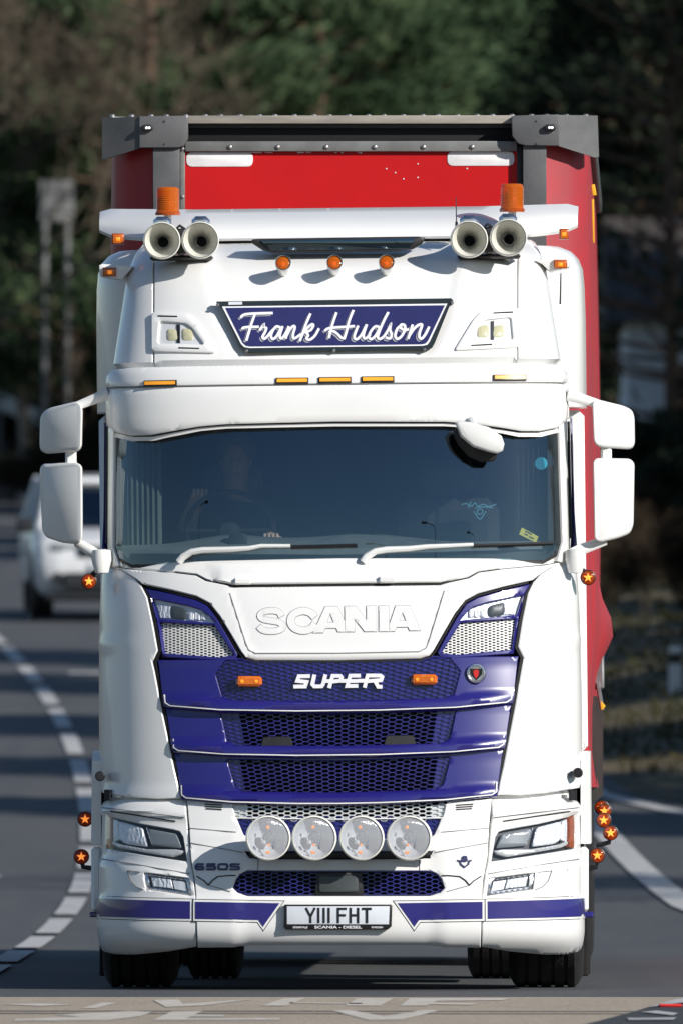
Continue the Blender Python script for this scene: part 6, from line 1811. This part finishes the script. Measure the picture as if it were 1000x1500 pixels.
# wood continuing along the right-hand side of the road, beyond the edge of the picture: it shades the far road
for X, Y, k, sc, rz in ((9.0, 128, 'bare_b', .8, 1.0), (10.5, 146, 'dark_b', .95, .2), (9, 156, 'dark_a', .9, 1.9), (9.5, 168, 'dark_b', 1.0, 3.3), (10.5, 180, 'dark_a', 1.0, .9), (9, 192, 'dark_b', 1.0, 2.2), (13, 238, 'dark_a', 1.1, .4), (8.4, 199, 'dark_b', .55, 1.0), (8.6, 206, 'dark_b', .58, 2.0), (8.8, 213, 'dark_b', .58, 3.0), (9.2, 221, 'dark_b', .6, 4.0), (9.6, 229, 'dark_b', .62, 5.0), (17, 160, 'dark_a', 1.2, .9), (19, 250, 'dark_a', 1.0, 3.9)):
    plant(k, 0, Y, 'conifer in the roadside row right of the verge' if k.startswith('dark') else 'bare tree at the near end of the roadside row', 'roadside row of conifers' if k.startswith('dark') else None, sc=sc, rz=rz, name='conifer_tree' if k.startswith('dark') else 'bare_tree', X=X)

# grass and dead stems along the verges
rng = np.random.default_rng(77)
n = 15000
Y = 165 + 150 * rng.random(n) ** 1.2
side = rng.random(n) < .6
X = np.empty(n)
for i in range(n):
    X[i] = road_right(Y[i]) + .25 + 5.5 * rng.random() ** 1.4 if side[i] else cline(Y[i]) - 6.9 - 4 * rng.random()
Z = np.array([ground_z(a, b) for a, b in zip(X, Y)])
h = .06 + .12 * rng.random(n) ** 2 + .12 * (rng.random(n) < .08)
P = np.stack([X, Y, Z - .02], -1); Q = P + np.stack([rng.normal(size=n) * .09, rng.normal(size=n) * .09, h], -1)
leafmat('verge_grass', (0.045, 0.065, 0.022), (0.11, 0.090, 0.045), scale=.35)
gr = bpy.data.objects.new('verge_grass', segs_mesh('verge_grass', P, Q, np.full(n, .016), np.full(n, .004), 'verge_grass', 3)); COL.objects.link(gr)
tag(gr, 'rough green and straw-coloured grass on the road verges', 'grass', kind='stuff')

# crash barrier up the bank on the left
mat('barrier_steel', (.20, .215, .235), .5, metal=.5, col2=(.13, .14, .15), scale=3)
bar = empty('crash_barrier', (0, 0, 0)); tag(bar, 'grey steel crash barrier along the bank behind the car', 'barrier')
pts = []
for px, py, Y in ((-140, 520, 326), (-60, 556, 322), (0, 588, 318), (60, 614, 314), (130, 640, 310), (200, 655, 307)):
    pts.append(Vector(((px - 500) / FPX * Y, Y, zp(py, Y - DIST))))
bar.location = (pts[2].x, pts[2].y, pts[2].z - .8)
rel = [p - bar.location for p in pts]
prof = [(0, .155), (.05, .12), (.05, .06), (0, .02), (0, -.02), (.05, -.06), (.05, -.12), (0, -.155)]
vs = []; fs = []
for p in rel:
    for dy, dz in prof: vs.append((p.x, p.y - dy, p.z + dz))
for i in range(len(rel) - 1):
    for k in range(7): o = i * 8 + k; fs.append((o, o + 8, o + 9, o + 1))
link('rail_beam', vs, fs, 'barrier_steel', bar, 30)
for i in range(len(rel) - 1):
    for t in (0, .5):
        p = rel[i].lerp(rel[i + 1], t); mb = MB(); mb.box((p.x - .04, p.y + .01, p.z - .95), (p.x + .04, p.y + .09, p.z + .12)); mb.build('post', 'barrier_steel', bar, 0)

# sign seen from the back among the trees
mat('sign_back', (.20, .21, .21), .6, col2=(.11, .115, .12), scale=3)
Ys = 288.0
sgn = empty('road_sign', ((84 - 500) / FPX * Ys, Ys, ground_z((84 - 500) / FPX * Ys, Ys)))
tag(sgn, 'back of a pale road sign on two posts among the trees', 'road sign')
def sg_(px, py): return ((px - 84) / FPX * Ys, 0, zp(py, Ys - DIST) - sgn.location.z)
for px in (66, 99):
    a = sg_(px, 285); mb = MB(); mb.tube([(a[0], .05, -.2), (a[0], .05, a[2])], .048, 10); mb.build('post', 'sign_back', sgn)
a, b = sg_(58, 324), sg_(108, 264)
mb = MB(); mb.bbox((a[0], 0, a[2]), (b[0], .03, b[2]), .012); mb.build('sign_panel', 'sign_back', sgn)
for k in (.25, .75):
    zz = a[2] + (b[2] - a[2]) * k; mb = MB(); mb.bbox((a[0] + .02, -.03, zz - .02), (b[0] - .02, .0, zz + .02), .005); mb.build('brace', 'steel', sgn)

# pale house behind the trees on the right
mat('house_render', (.80, .81, .82), .85, col2=(.70, .72, .74), scale=2)
mat('roof_tile', (.05, .04, .035), .85, col2=(.06, .05, .045), scale=4)
Yh = 256.0; xh = (918 - 500) / FPX * Yh + 1.0
house = empty('house', (xh, Yh, ground_z(xh, Yh)))
tag(house, 'pale rendered house hidden behind the dark conifers', 'house')
zh = zp(470, Yh - DIST) - house.location.z
mb = MB(); mb.box((-1.0, 0, -1), (6.5, 7, zh)); mb.build('wall', 'house_render', house, 0)
mb = MB(); mb.add([(-1.3, -.4, zh), (6.8, -.4, zh), (6.8, 7.4, zh), (-1.3, 7.4, zh), (-1.3, 3.5, zh + 1.6), (6.8, 3.5, zh + 1.6)], [(0, 1, 5, 4), (2, 3, 4, 5), (0, 4, 3), (1, 2, 5), (0, 3, 2, 1)]); mb.build('roof', 'roof_tile', house, 0)
for wx in (-.3, 1.6, 3.6):
    for wz in (.9, 3.0):
        if wz + 1.1 < zh:
            mb = MB(); mb.box((wx, -.03, wz), (wx + .9, .02, wz + 1.1)); w_ = mb.build('window', 'hatch_glass', house, 0)
            mb = MB(); mb.box((wx - .06, -.06, wz - .06), (wx + .96, -.032, wz)); mb.box((wx - .06, -.06, wz + 1.1), (wx + .96, -.032, wz + 1.16)); mb.box((wx + .42, -.06, wz + .002), (wx + .48, -.032, wz + 1.098)); mb.build('frame', 'white_plastic', w_, 0)

# marker post on the right-hand verge
Ym = 184.0; xm = (988 - 500) / FPX * Ym
mp_ = empty('marker_post', (xm, Ym, ground_z(xm, Ym))); tag(mp_, 'white marker post with black band on the right-hand verge', 'marker post')
zt_ = zp(946, Ym - DIST) - mp_.location.z; zb_ = zp(958, Ym - DIST) - mp_.location.z; zc_ = zp(972, Ym - DIST) - mp_.location.z
for nm, z0, z1, m_, g in (('post', -.3, zc_, 'white_plastic', 0), ('black_band', zc_, zb_, 'plate_black', .003), ('cap', zb_, zt_, 'white_plastic', 0)):
    mb = MB(); mb.bbox((-.065 - g, -.04 - g, z0), (.065 + g, .04 + g, z1), .008); mb.build(nm, m_, mp_)

# street lamps along the road behind the camera (the windscreen mirrors them)
mat('lamp_steel', (.10, .11, .11), .5, metal=.6)
def street_lamp(X, Y, hgt, side, lab):
    e = empty('street_lamp', (X, Y, 0)); tag(e, lab, 'street lamp', 'street lamps along the near road')
    mb = MB(); mb.tube([(0, 0, 0), (0, 0, 1.4), (0, 0, 1.5), (0, 0, hgt - .5), (side * .15, 0, hgt - .05), (side * .6, 0, hgt + .12), (side * 1.5, 0, hgt + .2)], [.11, .11, .085, .055, .05, .045, .04], 9); mb.build('column', 'lamp_steel', e)
    mb = MB(); mb.bbox((side * 1.9 - .45, -.15, hgt + .14), (side * 1.9 + .45, .15, hgt + .30), .05); hd_ = mb.build('lantern', 'lamp_steel', e)
    mb = MB(); mb.bbox((side * 1.9 - .35, -.12, hgt + .10), (side * 1.9 + .35, .12, hgt + .138), .02); mb.build('bowl', 'clear_lens', hd_)
LAMP = 'tall grey street lamp beside the near road'
for X, Y, h_, s_ in ((-18, 57, 10.2, 1), (8.8, 48.5, 10, -1), (2.2, 36, 10, -1), (19.5, 46, 10, -1)):
    street_lamp(X, Y, h_, s_, LAMP)
